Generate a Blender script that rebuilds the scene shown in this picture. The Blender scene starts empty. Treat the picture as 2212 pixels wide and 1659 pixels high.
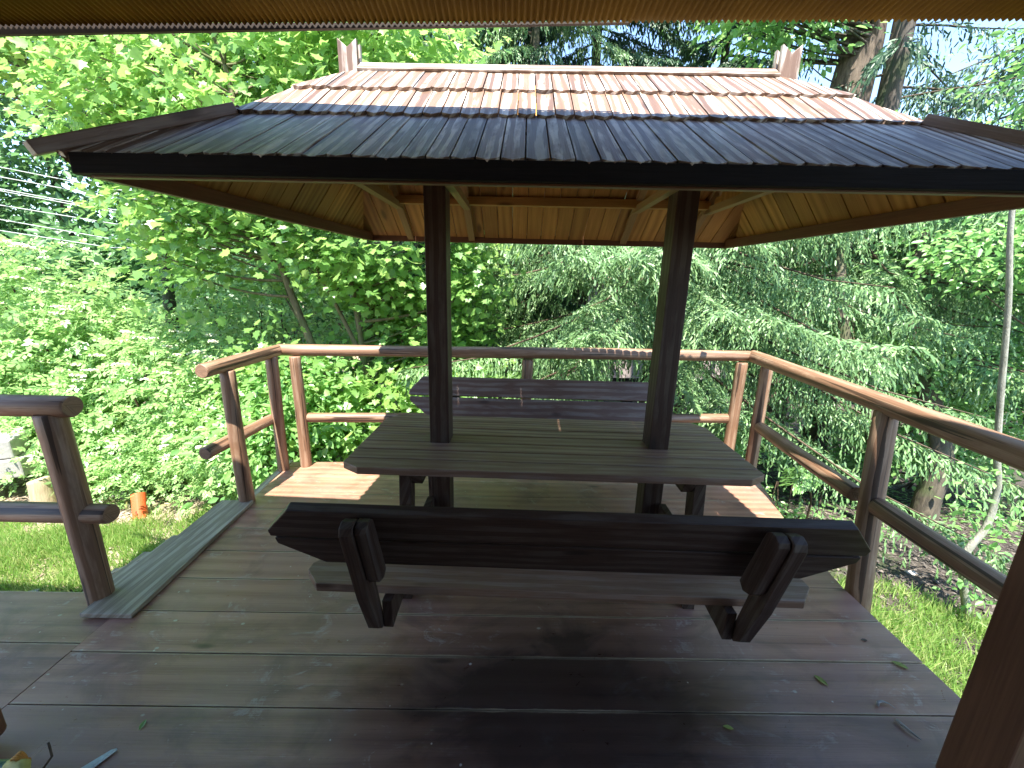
import bpy, math, random
import numpy as np
from mathutils import Vector, Matrix
rad = math.radians
random.seed(7); rng = np.random.default_rng(11)
sc = bpy.context.scene
COL = sc.collection
# ------------------------------------------------------------------ camera
CAMR = np.array([[0.9997239, -0.0050711, 0.0229434], [-0.0210128, 0.2440302, 0.9695400]])
FWD = np.array([0.0105155, 0.9697544, -0.2438563])
cd = bpy.data.cameras.new('camera'); cam = bpy.data.objects.new('camera', cd); COL.objects.link(cam)
M4 = Matrix(((CAMR[0][0], CAMR[1][0], -FWD[0], 0), (CAMR[0][1], CAMR[1][1], -FWD[1], 0), (CAMR[0][2], CAMR[1][2], -FWD[2], 1.5), (0, 0, 0, 1)))
cam.matrix_world = M4
cd.sensor_width = 36; cd.sensor_fit = 'HORIZONTAL'; cd.lens = 36 * 874.0 / 2212; cd.clip_start = 0.03; cd.clip_end = 600
sc.camera = cam
def at(px, py, Y):
    d = FWD + CAMR[0] * (px - 1106) / 874.0 - CAMR[1] * (py - 829.5) / 874.0
    p = d * (Y / d[1]); return (float(p[0]), float(p[1]), float(p[2] + 1.5))
# ------------------------------------------------------------------ light
w = bpy.data.worlds.new('World'); sc.world = w; w.use_nodes = True
nt = w.node_tree; bg = nt.nodes['Background']
sky = nt.nodes.new('ShaderNodeTexSky'); sky.sky_type = 'NISHITA'; sky.sun_disc = False
sky.sun_elevation = rad(66); sky.sun_rotation = rad(189); sky.air_density = 1.0; sky.dust_density = 0.1; sky.ozone_density = 2.2
nt.links.new(sky.outputs[0], bg.inputs[0]); bg.inputs[1].default_value = 0.15
sd = bpy.data.lights.new('sun', 'SUN'); sd.energy = 4.8; sd.angle = rad(0.55); sd.color = (1.0, 0.95, 0.86)
sun = bpy.data.objects.new('sun', sd); COL.objects.link(sun)
sun.rotation_euler = Vector((-0.07, -0.43, 1)).to_track_quat('Z', 'Y').to_euler(); sun.location = (-3, -8, 14)
sc.view_settings.view_transform = 'Standard'; sc.view_settings.look = 'None'; sc.view_settings.gamma = 1
sc.view_settings.exposure = 1.95
try:
    sc.cycles.max_bounces = 9; sc.cycles.transmission_bounces = 6; sc.cycles.diffuse_bounces = 5; sc.cycles.use_denoising = True
except Exception: pass

# ------------------------------------------------------------------ materials
def mat(name):
    m = bpy.data.materials.new(name); m.use_nodes = True
    n = m.node_tree; b = n.nodes['Principled BSDF']; return m, n, b
def N(n, t, **k):
    x = n.nodes.new(t)
    for a, v in k.items():
        if a.startswith('i_'): x.inputs[a[2:].replace('_', ' ')].default_value = v
        else: setattr(x, a, v)
    return x
def mix(n, fac, a, b, blend='MIX'):
    x = n.nodes.new('ShaderNodeMix'); x.data_type = 'RGBA'; x.blend_type = blend
    for i, v in ((0, fac), (6, a), (7, b)):
        if isinstance(v, (int, float)): x.inputs[i].default_value = v
        elif isinstance(v, tuple): x.inputs[i].default_value = (*v, 1) if len(v) == 3 else v
        else: n.links.new(v, x.inputs[i])
    return x.outputs[2]
def ramp(n, src, lo, hi, a=0.0, b=1.0):
    x = n.nodes.new('ShaderNodeMapRange'); n.links.new(src, x.inputs[0])
    x.inputs[1].default_value = lo; x.inputs[2].default_value = hi; x.inputs[3].default_value = a; x.inputs[4].default_value = b
    return x.outputs[0]
def mul(n, a, b, op='MULTIPLY'):
    x = n.nodes.new('ShaderNodeMath'); x.operation = op
    for i, v in ((0, a), (1, b)):
        if isinstance(v, (int, float)): x.inputs[i].default_value = v
        else: n.links.new(v, x.inputs[i])
    return x.outputs[0]
def mapping(n, src, scale, loc=(0, 0, 0)):
    x = n.nodes.new('ShaderNodeMapping'); n.links.new(src, x.inputs[0]); x.inputs[3].default_value = scale; x.inputs[1].default_value = loc
    return x.outputs[0]
def noise(n, vec, s, det=4, rough=0.55, dist=0.0):
    x = N(n, 'ShaderNodeTexNoise'); n.links.new(vec, x.inputs['Vector']); x.inputs['Scale'].default_value = s
    x.inputs['Detail'].default_value = det; x.inputs['Roughness'].default_value = rough; x.inputs['Distortion'].default_value = dist
    return x.outputs[0]
def wood(name, dark, light, pale=None, pale_amt=0.0, rough=(0.4, 0.65), bump=0.25, grain=1.0, var=0.35, spec=0.5, cracks=False):
    m, n, b = mat(name)
    uv = N(n, 'ShaderNodeUVMap').outputs[0]
    geo = N(n, 'ShaderNodeNewGeometry'); isl = geo.outputs['Random Per Island']
    fine = noise(n, mapping(n, uv, (5 * grain, 190 * grain, 1)), 1.0, 5, 0.6, 0.3)
    wv = N(n, 'ShaderNodeTexWave', wave_type='BANDS', bands_direction='Y', wave_profile='SIN')
    n.links.new(mapping(n, uv, (0.8 * grain, 5.5 * grain, 1)), wv.inputs[0])
    wv.inputs['Scale'].default_value = 1.3; wv.inputs['Distortion'].default_value = 9; wv.inputs['Detail'].default_value = 3; wv.inputs['Detail Scale'].default_value = 0.6
    big = noise(n, mapping(n, uv, (1.5, 5, 1)), 1.2, 4)
    isl2 = N(n, 'ShaderNodeTexWhiteNoise', noise_dimensions='1D'); n.links.new(isl, isl2.inputs['W']); gs = ramp(n, isl2.outputs[0], .25, .9, .1, .65)
    f = mul(n, mul(n, ramp(n, fine, .2, .8), mul(n, .85, gs, 'SUBTRACT')), mul(n, wv.outputs['Fac'], gs), 'ADD')
    c = mix(n, f, dark, light)
    c = mix(n, ramp(n, big, .35, .7, 0, .55), c, mix(n, 1.0, c, (0.62, 0.6, 0.6), 'MULTIPLY'))
    if pale is not None:
        pm = noise(n, mapping(n, uv, (2.2, 9, 1)), 2.0, 5, .6)
        pf = mul(n, ramp(n, mul(n, mul(n, wv.outputs['Fac'], .55), mul(n, fine, .75), 'ADD'), .56, .70), ramp(n, pm, .40, .56))
        c = mix(n, mul(n, pf, pale_amt), c, pale)
    if cracks:
        ck = noise(n, mapping(n, uv, (.9, 34, 1)), 1.0, 3, .5, .6); c = mix(n, ramp(n, ck, .60, .625, 0, .85), c, (.03, .016, .01))
    # knots
    vo = N(n, 'ShaderNodeTexVoronoi'); n.links.new(mapping(n, uv, (2.0, 6.5, 1)), vo.inputs['Vector']); vo.inputs['Scale'].default_value = 1.0
    kn = ramp(n, vo.outputs['Distance'], 0.05, 0.12, .75, 0)
    c = mix(n, kn, c, mix(n, 1.0, dark, (0.35, 0.3, 0.28), 'MULTIPLY'))
    v = ramp(n, isl, 0, 1, 1 - var, 1 + var * .6)
    hs = N(n, 'ShaderNodeHueSaturation'); n.links.new(c, hs.inputs['Color']); n.links.new(v, hs.inputs['Value'])
    n.links.new(hs.outputs[0], b.inputs['Base Color'])
    n.links.new(ramp(n, fine, 0.2, 0.8, rough[1], rough[0]), b.inputs['Roughness'])
    b.inputs['Specular IOR Level'].default_value = spec
    bp = N(n, 'ShaderNodeBump'); bp.inputs['Strength'].default_value = bump; bp.inputs['Distance'].default_value = 0.004
    n.links.new(f, bp.inputs['Height']); n.links.new(bp.outputs[0], b.inputs['Normal'])
    return m
MAT = {}
MAT['table'] = wood('dark_stained_wood', (.155, .082, .050), (.33, .195, .128), (.34, .29, .25), .28, (.38, .6), .3, 1.0, .12)
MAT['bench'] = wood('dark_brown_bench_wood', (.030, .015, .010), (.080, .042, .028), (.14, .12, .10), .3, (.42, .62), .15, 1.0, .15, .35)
MAT['shingle'] = wood('weathered_brown_shingle_wood', (.15, .078, .044), (.33, .205, .130), (.66, .56, .46), 1.0, (.34, .55), .3, 1.1, .30)
MAT['rawwood'] = wood('ochre_raw_wood', (.34, .155, .032), (.66, .36, .095), None, 0, (.5, .7), .2, 1.0, .3)
MAT['pale_rafter'] = wood('pale_brown_rafter_wood', (.26, .155, .06), (.42, .27, .12), None, 0, (.5, .7), .2, 1.0, .12)
MAT['log'] = wood('red_brown_log_wood', (.17, .088, .050), (.33, .195, .120), (.48, .35, .25), .35, (.4, .62), .25, .8, .1, .5, True)
MAT['grey'] = wood('grey_weathered_plank_wood', (.17, .135, .10), (.42, .35, .26), (.52, .46, .38), .5, (.45, .7), .4, .8, .2)
MAT['porch'] = wood('warm_brown_post_wood', (.10, .038, .016), (.24, .105, .05), None, 0, (.4, .6), .25, .6, .1)
MAT['lightened'] = wood('skylit_brown_backrest_wood', (.11, .058, .042), (.19, .115, .088), (.3, .27, .24), .4, (.4, .6), .15, 1.0, .1)  # lighter copy of bench wood, skylight on the far backrest put into colour
MAT['black_wood'] = wood('blackish_fascia_wood', (.006, .004, .003), (.016, .010, .008), None, 0, (.7, .85), .3, 1.0, .1, .2)

def deck_mat():
    m, n, b = mat('painted_deck_boards')
    tc = N(n, 'ShaderNodeTexCoord').outputs['Object']; uv = N(n, 'ShaderNodeUVMap').outputs[0]
    geo = N(n, 'ShaderNodeNewGeometry'); isl = geo.outputs['Random Per Island']
    fine = noise(n, mapping(n, uv, (4, 230, 1)), 1.0, 4, .6, .3)
    wv = N(n, 'ShaderNodeTexWave', wave_type='BANDS', bands_direction='Y')
    n.links.new(mapping(n, uv, (.5, 4.2, 1)), wv.inputs[0]); wv.inputs['Scale'].default_value = 1.0
    wv.inputs['Distortion'].default_value = 10; wv.inputs['Detail'].default_value = 3; wv.inputs['Detail Scale'].default_value = .5
    sep = N(n, 'ShaderNodeSeparateXYZ'); n.links.new(uv, sep.inputs[0])
    f = mul(n, mul(n, ramp(n, fine, .2, .8), .4), mul(n, ramp(n, wv.outputs['Fac'], .1, .9), .26), 'ADD')
    c = mix(n, f, (.225, .098, .060), (.58, .325, .215))
    c = mix(n, ramp(n, noise(n, mapping(n, uv, (1.2, 60, 1)), 1.0, 3, .5, .5), .62, .68, 0, .35), c, (.07, .035, .028))
    # old dirt: grey film, dark damp patches, pale worn spots
    d1 = noise(n, tc, 1.6, 5, .6, .4); d2 = noise(n, mapping(n, tc, (1, 1.6, 1), (4, 2, 0)), 3.1, 6, .62, .8); d3 = noise(n, mapping(n, tc, (1, 1.5, 1), (9, 7, 0)), 7.0, 7, .72, 1.2)
    c = mix(n, ramp(n, d1, .42, .66, 0, .6), c, (.30, .185, .160))
    c = mix(n, ramp(n, d2, .50, .66, 0, .42), c, (.065, .034, .030))
    c = mix(n, mul(n, ramp(n, mul(n, d3, mul(n, fine, .25), 'ADD'), .70, .78), ramp(n, d2, .40, .54, 0, .6)), c, (.46, .38, .32))
    # worn pale edges along the board joints (v holds distance across the board, 0..1, in the second uv layer)
    uv2 = N(n, 'ShaderNodeUVMap', uv_map='across').outputs[0]; s2 = N(n, 'ShaderNodeSeparateXYZ'); n.links.new(uv2, s2.inputs[0])
    e = mul(n, mul(n, s2.outputs[1], .5, 'SUBTRACT'), 0, 'ADD'); ab = N(n, 'ShaderNodeMath', operation='ABSOLUTE'); n.links.new(e, ab.inputs[0])
    jit = noise(n, mapping(n, tc, (3, 10, 1)), 2.4, 5, .7)
    edge = ramp(n, mul(n, ab.outputs[0], mul(n, jit, .075), 'ADD'), .515, .532)
    em = noise(n, mapping(n, tc, (.8, 2, 1), (3, 3, 0)), 1.6, 2)
    c = mix(n, mul(n, edge, ramp(n, em, .36, .52, 0.2, .95)), c, (.46, .34, .23))
    # one large dark patch with an irregular rim in front of the bench
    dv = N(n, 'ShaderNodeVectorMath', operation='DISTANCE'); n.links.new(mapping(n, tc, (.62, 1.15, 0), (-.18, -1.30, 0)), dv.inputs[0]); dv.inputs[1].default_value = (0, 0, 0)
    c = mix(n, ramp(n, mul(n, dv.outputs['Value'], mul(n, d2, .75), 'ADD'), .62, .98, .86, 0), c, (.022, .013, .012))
    c = mix(n, mul(n, edge, ramp(n, em, .40, .56, 0.1, .9)), c, (.40, .30, .20))
    vo = N(n, 'ShaderNodeTexVoronoi'); n.links.new(mapping(n, uv, (1.3, 5, 1)), vo.inputs['Vector']); vo.inputs['Scale'].default_value = 1.1
    c = mix(n, ramp(n, vo.outputs['Distance'], .03, .085, .7, 0), c, (.035, .02, .016))
    v2 = N(n, 'ShaderNodeTexVoronoi'); n.links.new(mapping(n, tc, (1, 1, 1), (2, 5, 0)), v2.inputs['Vector']); v2.inputs['Scale'].default_value = 11; v2.inputs['Randomness'].default_value = 1
    c = mix(n, mul(n, ramp(n, mul(n, v2.outputs['Distance'], mul(n, d3, .16), 'ADD'), .105, .125, 1, 0), ramp(n, d1, .38, .50)), c, (.55, .48, .42))
    v3 = N(n, 'ShaderNodeTexVoronoi'); n.links.new(mapping(n, tc, (1, 1.5, 1), (7, 1, 0)), v3.inputs['Vector']); v3.inputs['Scale'].default_value = 5.5
    c = mix(n, mul(n, ramp(n, mul(n, v3.outputs['Distance'], mul(n, fine, .04), 'ADD'), .055, .075, 1, 0), ramp(n, d2, .4, .5)), c, (.42, .36, .28))
    hs = N(n, 'ShaderNodeHueSaturation'); n.links.new(c, hs.inputs['Color']); n.links.new(ramp(n, isl, 0, 1, .82, 1.15), hs.inputs['Value'])
    n.links.new(hs.outputs[0], b.inputs['Base Color']); b.inputs['Specular IOR Level'].default_value = .65
    n.links.new(mul(n, ramp(n, d3, .3, .7, .20, .42), mul(n, fine, .12), 'ADD'), b.inputs['Roughness'])
    bp = N(n, 'ShaderNodeBump'); bp.inputs['Strength'].default_value = .3; bp.inputs['Distance'].default_value = .004
    n.links.new(mul(n, f, mul(n, d3, .8), 'ADD'), bp.inputs['Height']); n.links.new(bp.outputs[0], b.inputs['Normal'])
    return m
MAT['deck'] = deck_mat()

def leaf_mat(name, c1, c2, c3, trans=.35, rough=.42, spec=.5):
    m, n, b = mat(name)
    geo = N(n, 'ShaderNodeNewGeometry'); isl = geo.outputs['Random Per Island']
    obj = N(n, 'ShaderNodeTexCoord').outputs['Object']
    big = noise(n, obj, 1.3, 3)
    cr = n.nodes.new('ShaderNodeValToRGB'); n.links.new(isl, cr.inputs[0])
    e = cr.color_ramp.elements; e[0].color = (*c1, 1); e[1].color = (*c3, 1); k = e.new(.5); k.color = (*c2, 1)
    c = mix(n, ramp(n, big, .35, .65, 0, .5), cr.outputs[0], c2)
    n.links.new(c, b.inputs['Base Color']); b.inputs['Roughness'].default_value = rough; b.inputs['Specular IOR Level'].default_value = spec
    tr = N(n, 'ShaderNodeBsdfTranslucent'); hs = N(n, 'ShaderNodeHueSaturation'); n.links.new(c, hs.inputs['Color'])
    hs.inputs['Hue'].default_value = .485; hs.inputs['Saturation'].default_value = 1.0; hs.inputs['Value'].default_value = 2.2
    n.links.new(hs.outputs[0], tr.inputs[0])
    ms = N(n, 'ShaderNodeMixShader'); ms.inputs[0].default_value = trans
    n.links.new(b.outputs[0], ms.inputs[1]); n.links.new(tr.outputs[0], ms.inputs[2])
    n.links.new(ms.outputs[0], n.nodes['Material Output'].inputs[0])
    return m
MAT['maple'] = leaf_mat('maple_leaf', (.10, .215, .055), (.18, .33, .085), (.30, .43, .125), .45, .36)
MAT['elder'] = leaf_mat('elder_leaf', (.14, .27, .085), (.24, .40, .14), (.36, .50, .20), .32, .36)
MAT['hornbeam'] = leaf_mat('hornbeam_leaf', (.09, .23, .06), (.17, .34, .10), (.28, .44, .15), .38, .36)
MAT['far_leaf'] = leaf_mat('far_leaf', (.05, .13, .05), (.08, .18, .06), (.12, .24, .08), .35)
MAT['spruce'] = leaf_mat('spruce_needles', (.07, .15, .058), (.13, .245, .092), (.28, .41, .175), .22, .45)
MAT['spruce_dark'] = leaf_mat('dark_spruce_needles', (.025, .06, .03), (.04, .095, .045), (.075, .15, .06), .12, .5)
MAT['grass'] = leaf_mat('grass_blade', (.12, .24, .05), (.20, .34, .08), (.42, .42, .20), .35)
MAT['fallen'] = leaf_mat('fallen_leaf', (.22, .28, .06), (.26, .32, .07), (.3, .34, .08), .2)
def plain(name, col, rough=.7, var=.3, scale=8, col2=None, bump=.3):
    m, n, b = mat(name); tc = N(n, 'ShaderNodeTexCoord').outputs['Object']
    f = noise(n, tc, scale, 6, .65)
    c2 = col2 or tuple(x * (1 - var) for x in col)
    n.links.new(mix(n, ramp(n, f, .35, .65), col, c2), b.inputs['Base Color']); b.inputs['Roughness'].default_value = rough
    bp = N(n, 'ShaderNodeBump'); bp.inputs['Strength'].default_value = bump; bp.inputs['Distance'].default_value = .01
    n.links.new(f, bp.inputs['Height']); n.links.new(bp.outputs[0], b.inputs['Normal'])
    return m
def bark(name, a, bcol, moss=None, sc_=14):
    m, n, b = mat(name); tc = N(n, 'ShaderNodeTexCoord').outputs['Object']
    f = noise(n, mapping(n, tc, (1, 1, .22)), sc_, 6, .7, .4); g = noise(n, tc, 2.2, 4)
    c = mix(n, ramp(n, f, .35, .65), a, bcol)
    if moss: c = mix(n, ramp(n, g, .48, .62, 0, .8), c, moss)
    n.links.new(c, b.inputs['Base Color']); b.inputs['Roughness'].default_value = .85
    bp = N(n, 'ShaderNodeBump'); bp.inputs['Strength'].default_value = .8; bp.inputs['Distance'].default_value = .02
    n.links.new(f, bp.inputs['Height']); n.links.new(bp.outputs[0], b.inputs['Normal'])
    return m
MAT['bark'] = bark('grey_brown_bark', (.035, .026, .020), (.12, .098, .078), (.045, .065, .025))
MAT['bark_grey'] = bark('grey_furrowed_bark', (.05, .036, .026), (.18, .135, .10), None, 16)
MAT['bark_young'] = bark('young_maple_bark', (.10, .075, .045), (.22, .18, .11), (.10, .12, .04), 20)
MAT['bark_pale'] = bark('pale_smooth_bark', (.20, .20, .16), (.38, .38, .31), None, 25)
MAT['bark_mossy'] = bark('mossy_bark', (.05, .042, .03), (.14, .115, .08), (.07, .10, .03))
MAT['twig'] = plain('brown_twig', (.10, .065, .04))
MAT['flower'] = plain('cream_blossom', (.72, .70, .52), .8, .15)
MAT['concrete'] = plain('concrete', (.42, .40, .37), .9, .25, 25)
MAT['stone'] = plain('pale_stone', (.36, .34, .32), .9, .25, 12)
MAT['dead_log'] = bark('stripped_log', (.26, .19, .11), (.48, .40, .26), None, 10)
MAT['orange'] = plain('orange_plastic', (.75, .12, .035), .45, .12, 6, None, .05)
MAT['cable'] = plain('pale_cable', (.55, .58, .60), .5, .1)
MAT['metal'] = plain('grey_metal', (.35, .35, .33), .4, .2)
MAT['wall'] = plain('pale_plaster', (.36, .30, .28), .9, .1, 3)
MAT['tiles'] = plain('faded_red_roof', (.42, .22, .19), .8, .25, 5)
MAT['glass'] = plain('dark_window_glass', (.03, .035, .04), .1, .1)
MAT['hose'] = plain('green_hose', (.10, .22, .15), .35, .3, 8)
MAT['yellow'] = plain('yellow_rope', (.55, .50, .16), .6, .3, 60)
MAT['twine'] = plain('orange_twine', (.60, .26, .04), .6, .3, 60)
MAT['paint_chip'] = plain('pale_splinter', (.55, .68, .72), .7, .3, 20)
MAT['dark_panel'] = plain('dark_shelter_boards', (.035, .02, .012), .7, .3, 4)
def corr():
    m, n, b = mat('amber_corrugated_sheet'); tc = N(n, 'ShaderNodeTexCoord').outputs['Object']
    f = noise(n, tc, 5, 4); c = mix(n, ramp(n, f, .3, .7), (.095, .056, .003), (.15, .092, .007)); n.links.new(c, b.inputs['Base Color']); b.inputs['Roughness'].default_value = .7; b.inputs['Specular IOR Level'].default_value = .1
    tr = N(n, 'ShaderNodeBsdfTranslucent'); tr.inputs[0].default_value = (.62, .30, .05, 1)
    ms = N(n, 'ShaderNodeMixShader'); ms.inputs[0].default_value = .07
    n.links.new(b.outputs[0], ms.inputs[1]); n.links.new(tr.outputs[0], ms.inputs[2]); n.links.new(ms.outputs[0], n.nodes['Material Output'].inputs[0])
    return m
MAT['corr'] = corr()
def ground_mat():
    m, n, b = mat('forest_ground'); tc = N(n, 'ShaderNodeTexCoord').outputs['Object']
    a = noise(n, tc, .9, 4); f = noise(n, tc, 9, 8, .7); g = noise(n, tc, 45, 6, .7); k = noise(n, mapping(n, tc, (1, 1, 1), (5, 5, 5)), 2.3, 5)
    c = mix(n, ramp(n, f, .35, .65), (.035, .028, .022), (.09, .072, .056))
    c = mix(n, ramp(n, g, .55, .68, 0, .8), c, (.20, .165, .13))
    c = mix(n, ramp(n, k, .50, .6, 0, .65), c, (.05, .085, .02))
    sx = N(n, 'ShaderNodeSeparateXYZ'); n.links.new(tc, sx.inputs[0])
    dry = mix(n, ramp(n, f, .35, .65), (.30, .22, .15), (.46, .38, .29))
    dry = mix(n, ramp(n, k, .47, .57, 0, .75), dry, (.16, .22, .05))
    c = mix(n, ramp(n, mul(n, sx.outputs[0], mul(n, k, 1.0), 'ADD'), -1.4, -1.0, 1, 0), c, dry)
    n.links.new(c, b.inputs['Base Color']); b.inputs['Roughness'].default_value = .95
    bp = N(n, 'ShaderNodeBump'); bp.inputs['Strength'].default_value = .9; bp.inputs['Distance'].default_value = .03
    n.links.new(mul(n, f, g, 'ADD'), bp.inputs['Height']); n.links.new(bp.outputs[0], b.inputs['Normal'])
    return m
MAT['ground'] = ground_mat()

# ------------------------------------------------------------------ object helpers
def tag(o, label=None, cat=None, group=None, kind=None):
    if label: o['label'] = label
    if cat: o['category'] = cat
    if group: o['group'] = group
    if kind: o['kind'] = kind
    return o
def empty(name, loc=(0, 0, 0), rz=0, parent=None):
    o = bpy.data.objects.new(name, None); COL.objects.link(o); o.location = loc; o.rotation_euler = (0, 0, rz); o.empty_display_size = .1
    if parent: o.parent = parent
    return o
class MB:
    def __init__(s): s.v = []; s.f = []; s.uv = []; s.uv2 = []; s.sm = []
    def poly(s, pts, faces, uvfun=None, across=None, smooth=False):
        b = len(s.v); s.v += [tuple(p) for p in pts]
        for f in faces:
            s.f.append([b + i for i in f]); s.sm.append(smooth)
            for i in f:
                s.uv.append(uvfun(pts[i]) if uvfun else (0, 0)); s.uv2.append(across(pts[i]) if across else (0, .5))
    def frame_box(s, o, ex, ey, ez, lx, ly, lz):
        """box with centre o, axes ex ey ez (unit), sizes; grain follows the longest axis"""
        o = Vector(o); ex, ey, ez = Vector(ex), Vector(ey), Vector(ez)
        pts = [o + ex * (i * lx / 2) + ey * (j * ly / 2) + ez * (k * lz / 2) for k in (-1, 1) for j in (-1, 1) for i in (-1, 1)]
        L = sorted(((lx, 0), (ly, 1), (lz, 2)), reverse=True); ax = (ex, ey, ez)
        a, b2, c2 = ax[L[0][1]], ax[L[1][1]], ax[L[2][1]]; r1, r2 = random.random() * 20, random.random() * 20
        fn = lambda p: ((p - o).dot(a) + r1, (p - o).dot(b2) + (p - o).dot(c2) * .9 + r2)
        s.poly(pts, [(0, 2, 3, 1), (4, 5, 7, 6), (0, 1, 5, 4), (2, 6, 7, 3), (0, 4, 6, 2), (1, 3, 7, 5)], fn)
    def box(s, x0, x1, y0, y1, z0, z1):
        s.frame_box(((x0 + x1) / 2, (y0 + y1) / 2, (z0 + z1) / 2), (1, 0, 0), (0, 1, 0), (0, 0, 1), x1 - x0, y1 - y0, z1 - z0)
    def beam(s, p0, p1, w, h, up=(0, 0, 1)):
        p0, p1 = Vector(p0), Vector(p1); d = (p1 - p0).normalized(); u = Vector(up); u = (u - d * u.dot(d)).normalized(); q = d.cross(u)
        s.frame_box((p0 + p1) / 2, d, q, u, (p1 - p0).length, w, h)
    def prism(s, outline, thick, along=0, across=None):
        """outline: planar 3D points (ordered), extruded by -thick along normal; grain along the edge index 'along' direction or vector"""
        P = [Vector(p) for p in outline]; n = Vector((0, 0, 0))
        for i in range(len(P)): n += P[i].cross(P[(i + 1) % len(P)])
        n.normalize(); a = Vector(along).normalized() if not isinstance(along, int) else (P[along + 1] - P[along]).normalized()
        b2 = n.cross(a); r1, r2 = random.random() * 20, random.random() * 20; k = len(P)
        pts = P + [p - n * thick for p in P]; o = P[0]
        fn = lambda p: ((p - o).dot(a) + r1, (p - o).dot(b2) + (p - o).dot(n) + r2)
        faces = [tuple(range(k)), tuple(range(2 * k - 1, k - 1, -1))] + [(i, i + k, (i + 1) % k + k, (i + 1) % k) for i in range(k)]
        s.poly(pts, faces, fn, across)
    def tube(s, path, radii, seg=14, wob=0.0, caps=True):
        P = [Vector(p) for p in path]; n = len(P); r1, r2 = random.random() * 20, random.random() * 20
        up = Vector((0, 0, 1)); d0 = (P[1] - P[0]).normalized()
        if abs(d0.dot(up)) > .9: up = Vector((1, 0, 0))
        base = len(s.v); L = 0; ph = [random.random() * 6.28 for _ in range(3)]; Ls = []
        for i in range(n):
            d = (P[min(i + 1, n - 1)] - P[max(i - 1, 0)]).normalized(); u = (up - d * up.dot(d)).normalized(); q = d.cross(u); up = u
            if i: L += (P[i] - P[i - 1]).length
            Ls.append(L)
            for j in range(seg):
                t = 2 * math.pi * j / seg
                r = radii[i] * (1 + wob * (math.sin(2 * t + ph[0] + L * 2.2) * .6 + math.sin(3 * t + ph[1] - L * 3) * .4 + math.sin(L * 9 + ph[2]) * .3))
                s.v.append(tuple(P[i] + u * (r * math.cos(t)) + q * (r * math.sin(t))))
        for i in range(n - 1):
            for j in range(seg):
                a, b2 = base + i * seg + j, base + i * seg + (j + 1) % seg
                s.f.append([a, b2, b2 + seg, a + seg]); s.sm.append(True)
                rr = radii[i] * 6.28
                for (ii, jj) in ((i, j), (i, j + 1), (i + 1, j + 1), (i + 1, j)):
                    s.uv.append((Ls[ii] + r1, jj / seg * rr + r2)); s.uv2.append((0, .5))
        if caps:
            for st, rev in ((base, True), (base + (n - 1) * seg, False)):
                idx = list(range(st, st + seg)); s.f.append(idx[::-1] if rev else idx); s.sm.append(False)
                for k2 in range(seg): s.uv.append((.01 * math.cos(k2), .3 * math.sin(k2))); s.uv2.append((0, .5))
    def build(s, name, m, parent=None, bevel=0.0):
        me = bpy.data.meshes.new(name); me.from_pydata(s.v, [], s.f); me.materials.append(MAT[m] if isinstance(m, str) else m)
        u = me.uv_layers.new(name='UVMap'); u.data.foreach_set('uv', np.array(s.uv, dtype=np.float32).ravel())
        u2 = me.uv_layers.new(name='across'); u2.data.foreach_set('uv', np.array(s.uv2, dtype=np.float32).ravel())
        me.polygons.foreach_set('use_smooth', s.sm); me.update()
        o = bpy.data.objects.new(name, me); COL.objects.link(o)
        if parent: o.parent = parent
        if bevel:
            bv = o.modifiers.new('bevel', 'BEVEL'); bv.width = bevel; bv.segments = 2; bv.limit_method = 'ANGLE'
        return o
def log(mb, p0, p1, r, r2=None, wob=.055, seg=18):
    p0, p1 = Vector(p0), Vector(p1); n = 14; r2 = r2 or r; d = (p1 - p0)
    q = Vector((random.uniform(-1, 1), random.uniform(-1, 1), random.uniform(-.3, .3))) * .008
    path = [p0 + d * (i / n) + q * math.sin(math.pi * i / n) for i in range(n + 1)]
    rr = [r + (r2 - r) * i / n for i in range(n + 1)]
    e = d.normalized() * .008   # small rounded shoulders at the sawn ends
    path = [p0 - e * .0] + [p0 + e] + path[1:-1] + [p1 - e] + [p1]; rr = [rr[0] * .88, rr[0]] + rr[1:-1] + [rr[-1], rr[-1] * .88]
    mb.tube(path, rr, seg, wob)

# ------------------------------------------------------------------ ground
def gz(x, y):
    z = -.56
    if x > 1.0: z -= max(0, min(1.35, (y - 2.5) * .32)) * min(1, (x - 1.0) / 1.2)
    if x <= 2.2 and y > 3.4: z -= min(.7, (y - 3.4) * .25) * min(1, max(0, (x + 3) / 2))
    if x < -4: z += 0
    return z + .035 * math.sin(x * 1.7 + y * .9) + .02 * math.sin(x * 4.1 - y * 3.3)
def ground():
    g = np.concatenate([np.arange(-12, 12, .25)]); ys = np.arange(-4, 14, .25)
    xs = np.concatenate([[-300, -120, -50, -25], g, [12, 25, 50, 120, 300]]); ys = np.concatenate([[-300, -120, -40, -15], ys, [14, 25, 50, 120, 300]])
    V = [(float(x), float(y), gz(float(np.clip(x, -12, 12)), float(np.clip(y, -4, 14)))) for y in ys for x in xs]; nx = len(xs)
    F = [(j * nx + i, j * nx + i + 1, (j + 1) * nx + i + 1, (j + 1) * nx + i) for j in range(len(ys) - 1) for i in range(nx - 1)]
    me = bpy.data.meshes.new('ground'); me.from_pydata(V, [], F); me.materials.append(MAT['ground']); me.polygons.foreach_set('use_smooth', [True] * len(F))
    o = bpy.data.objects.new('ground', me); COL.objects.link(o); tag(o, kind='structure')
ground()

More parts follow.
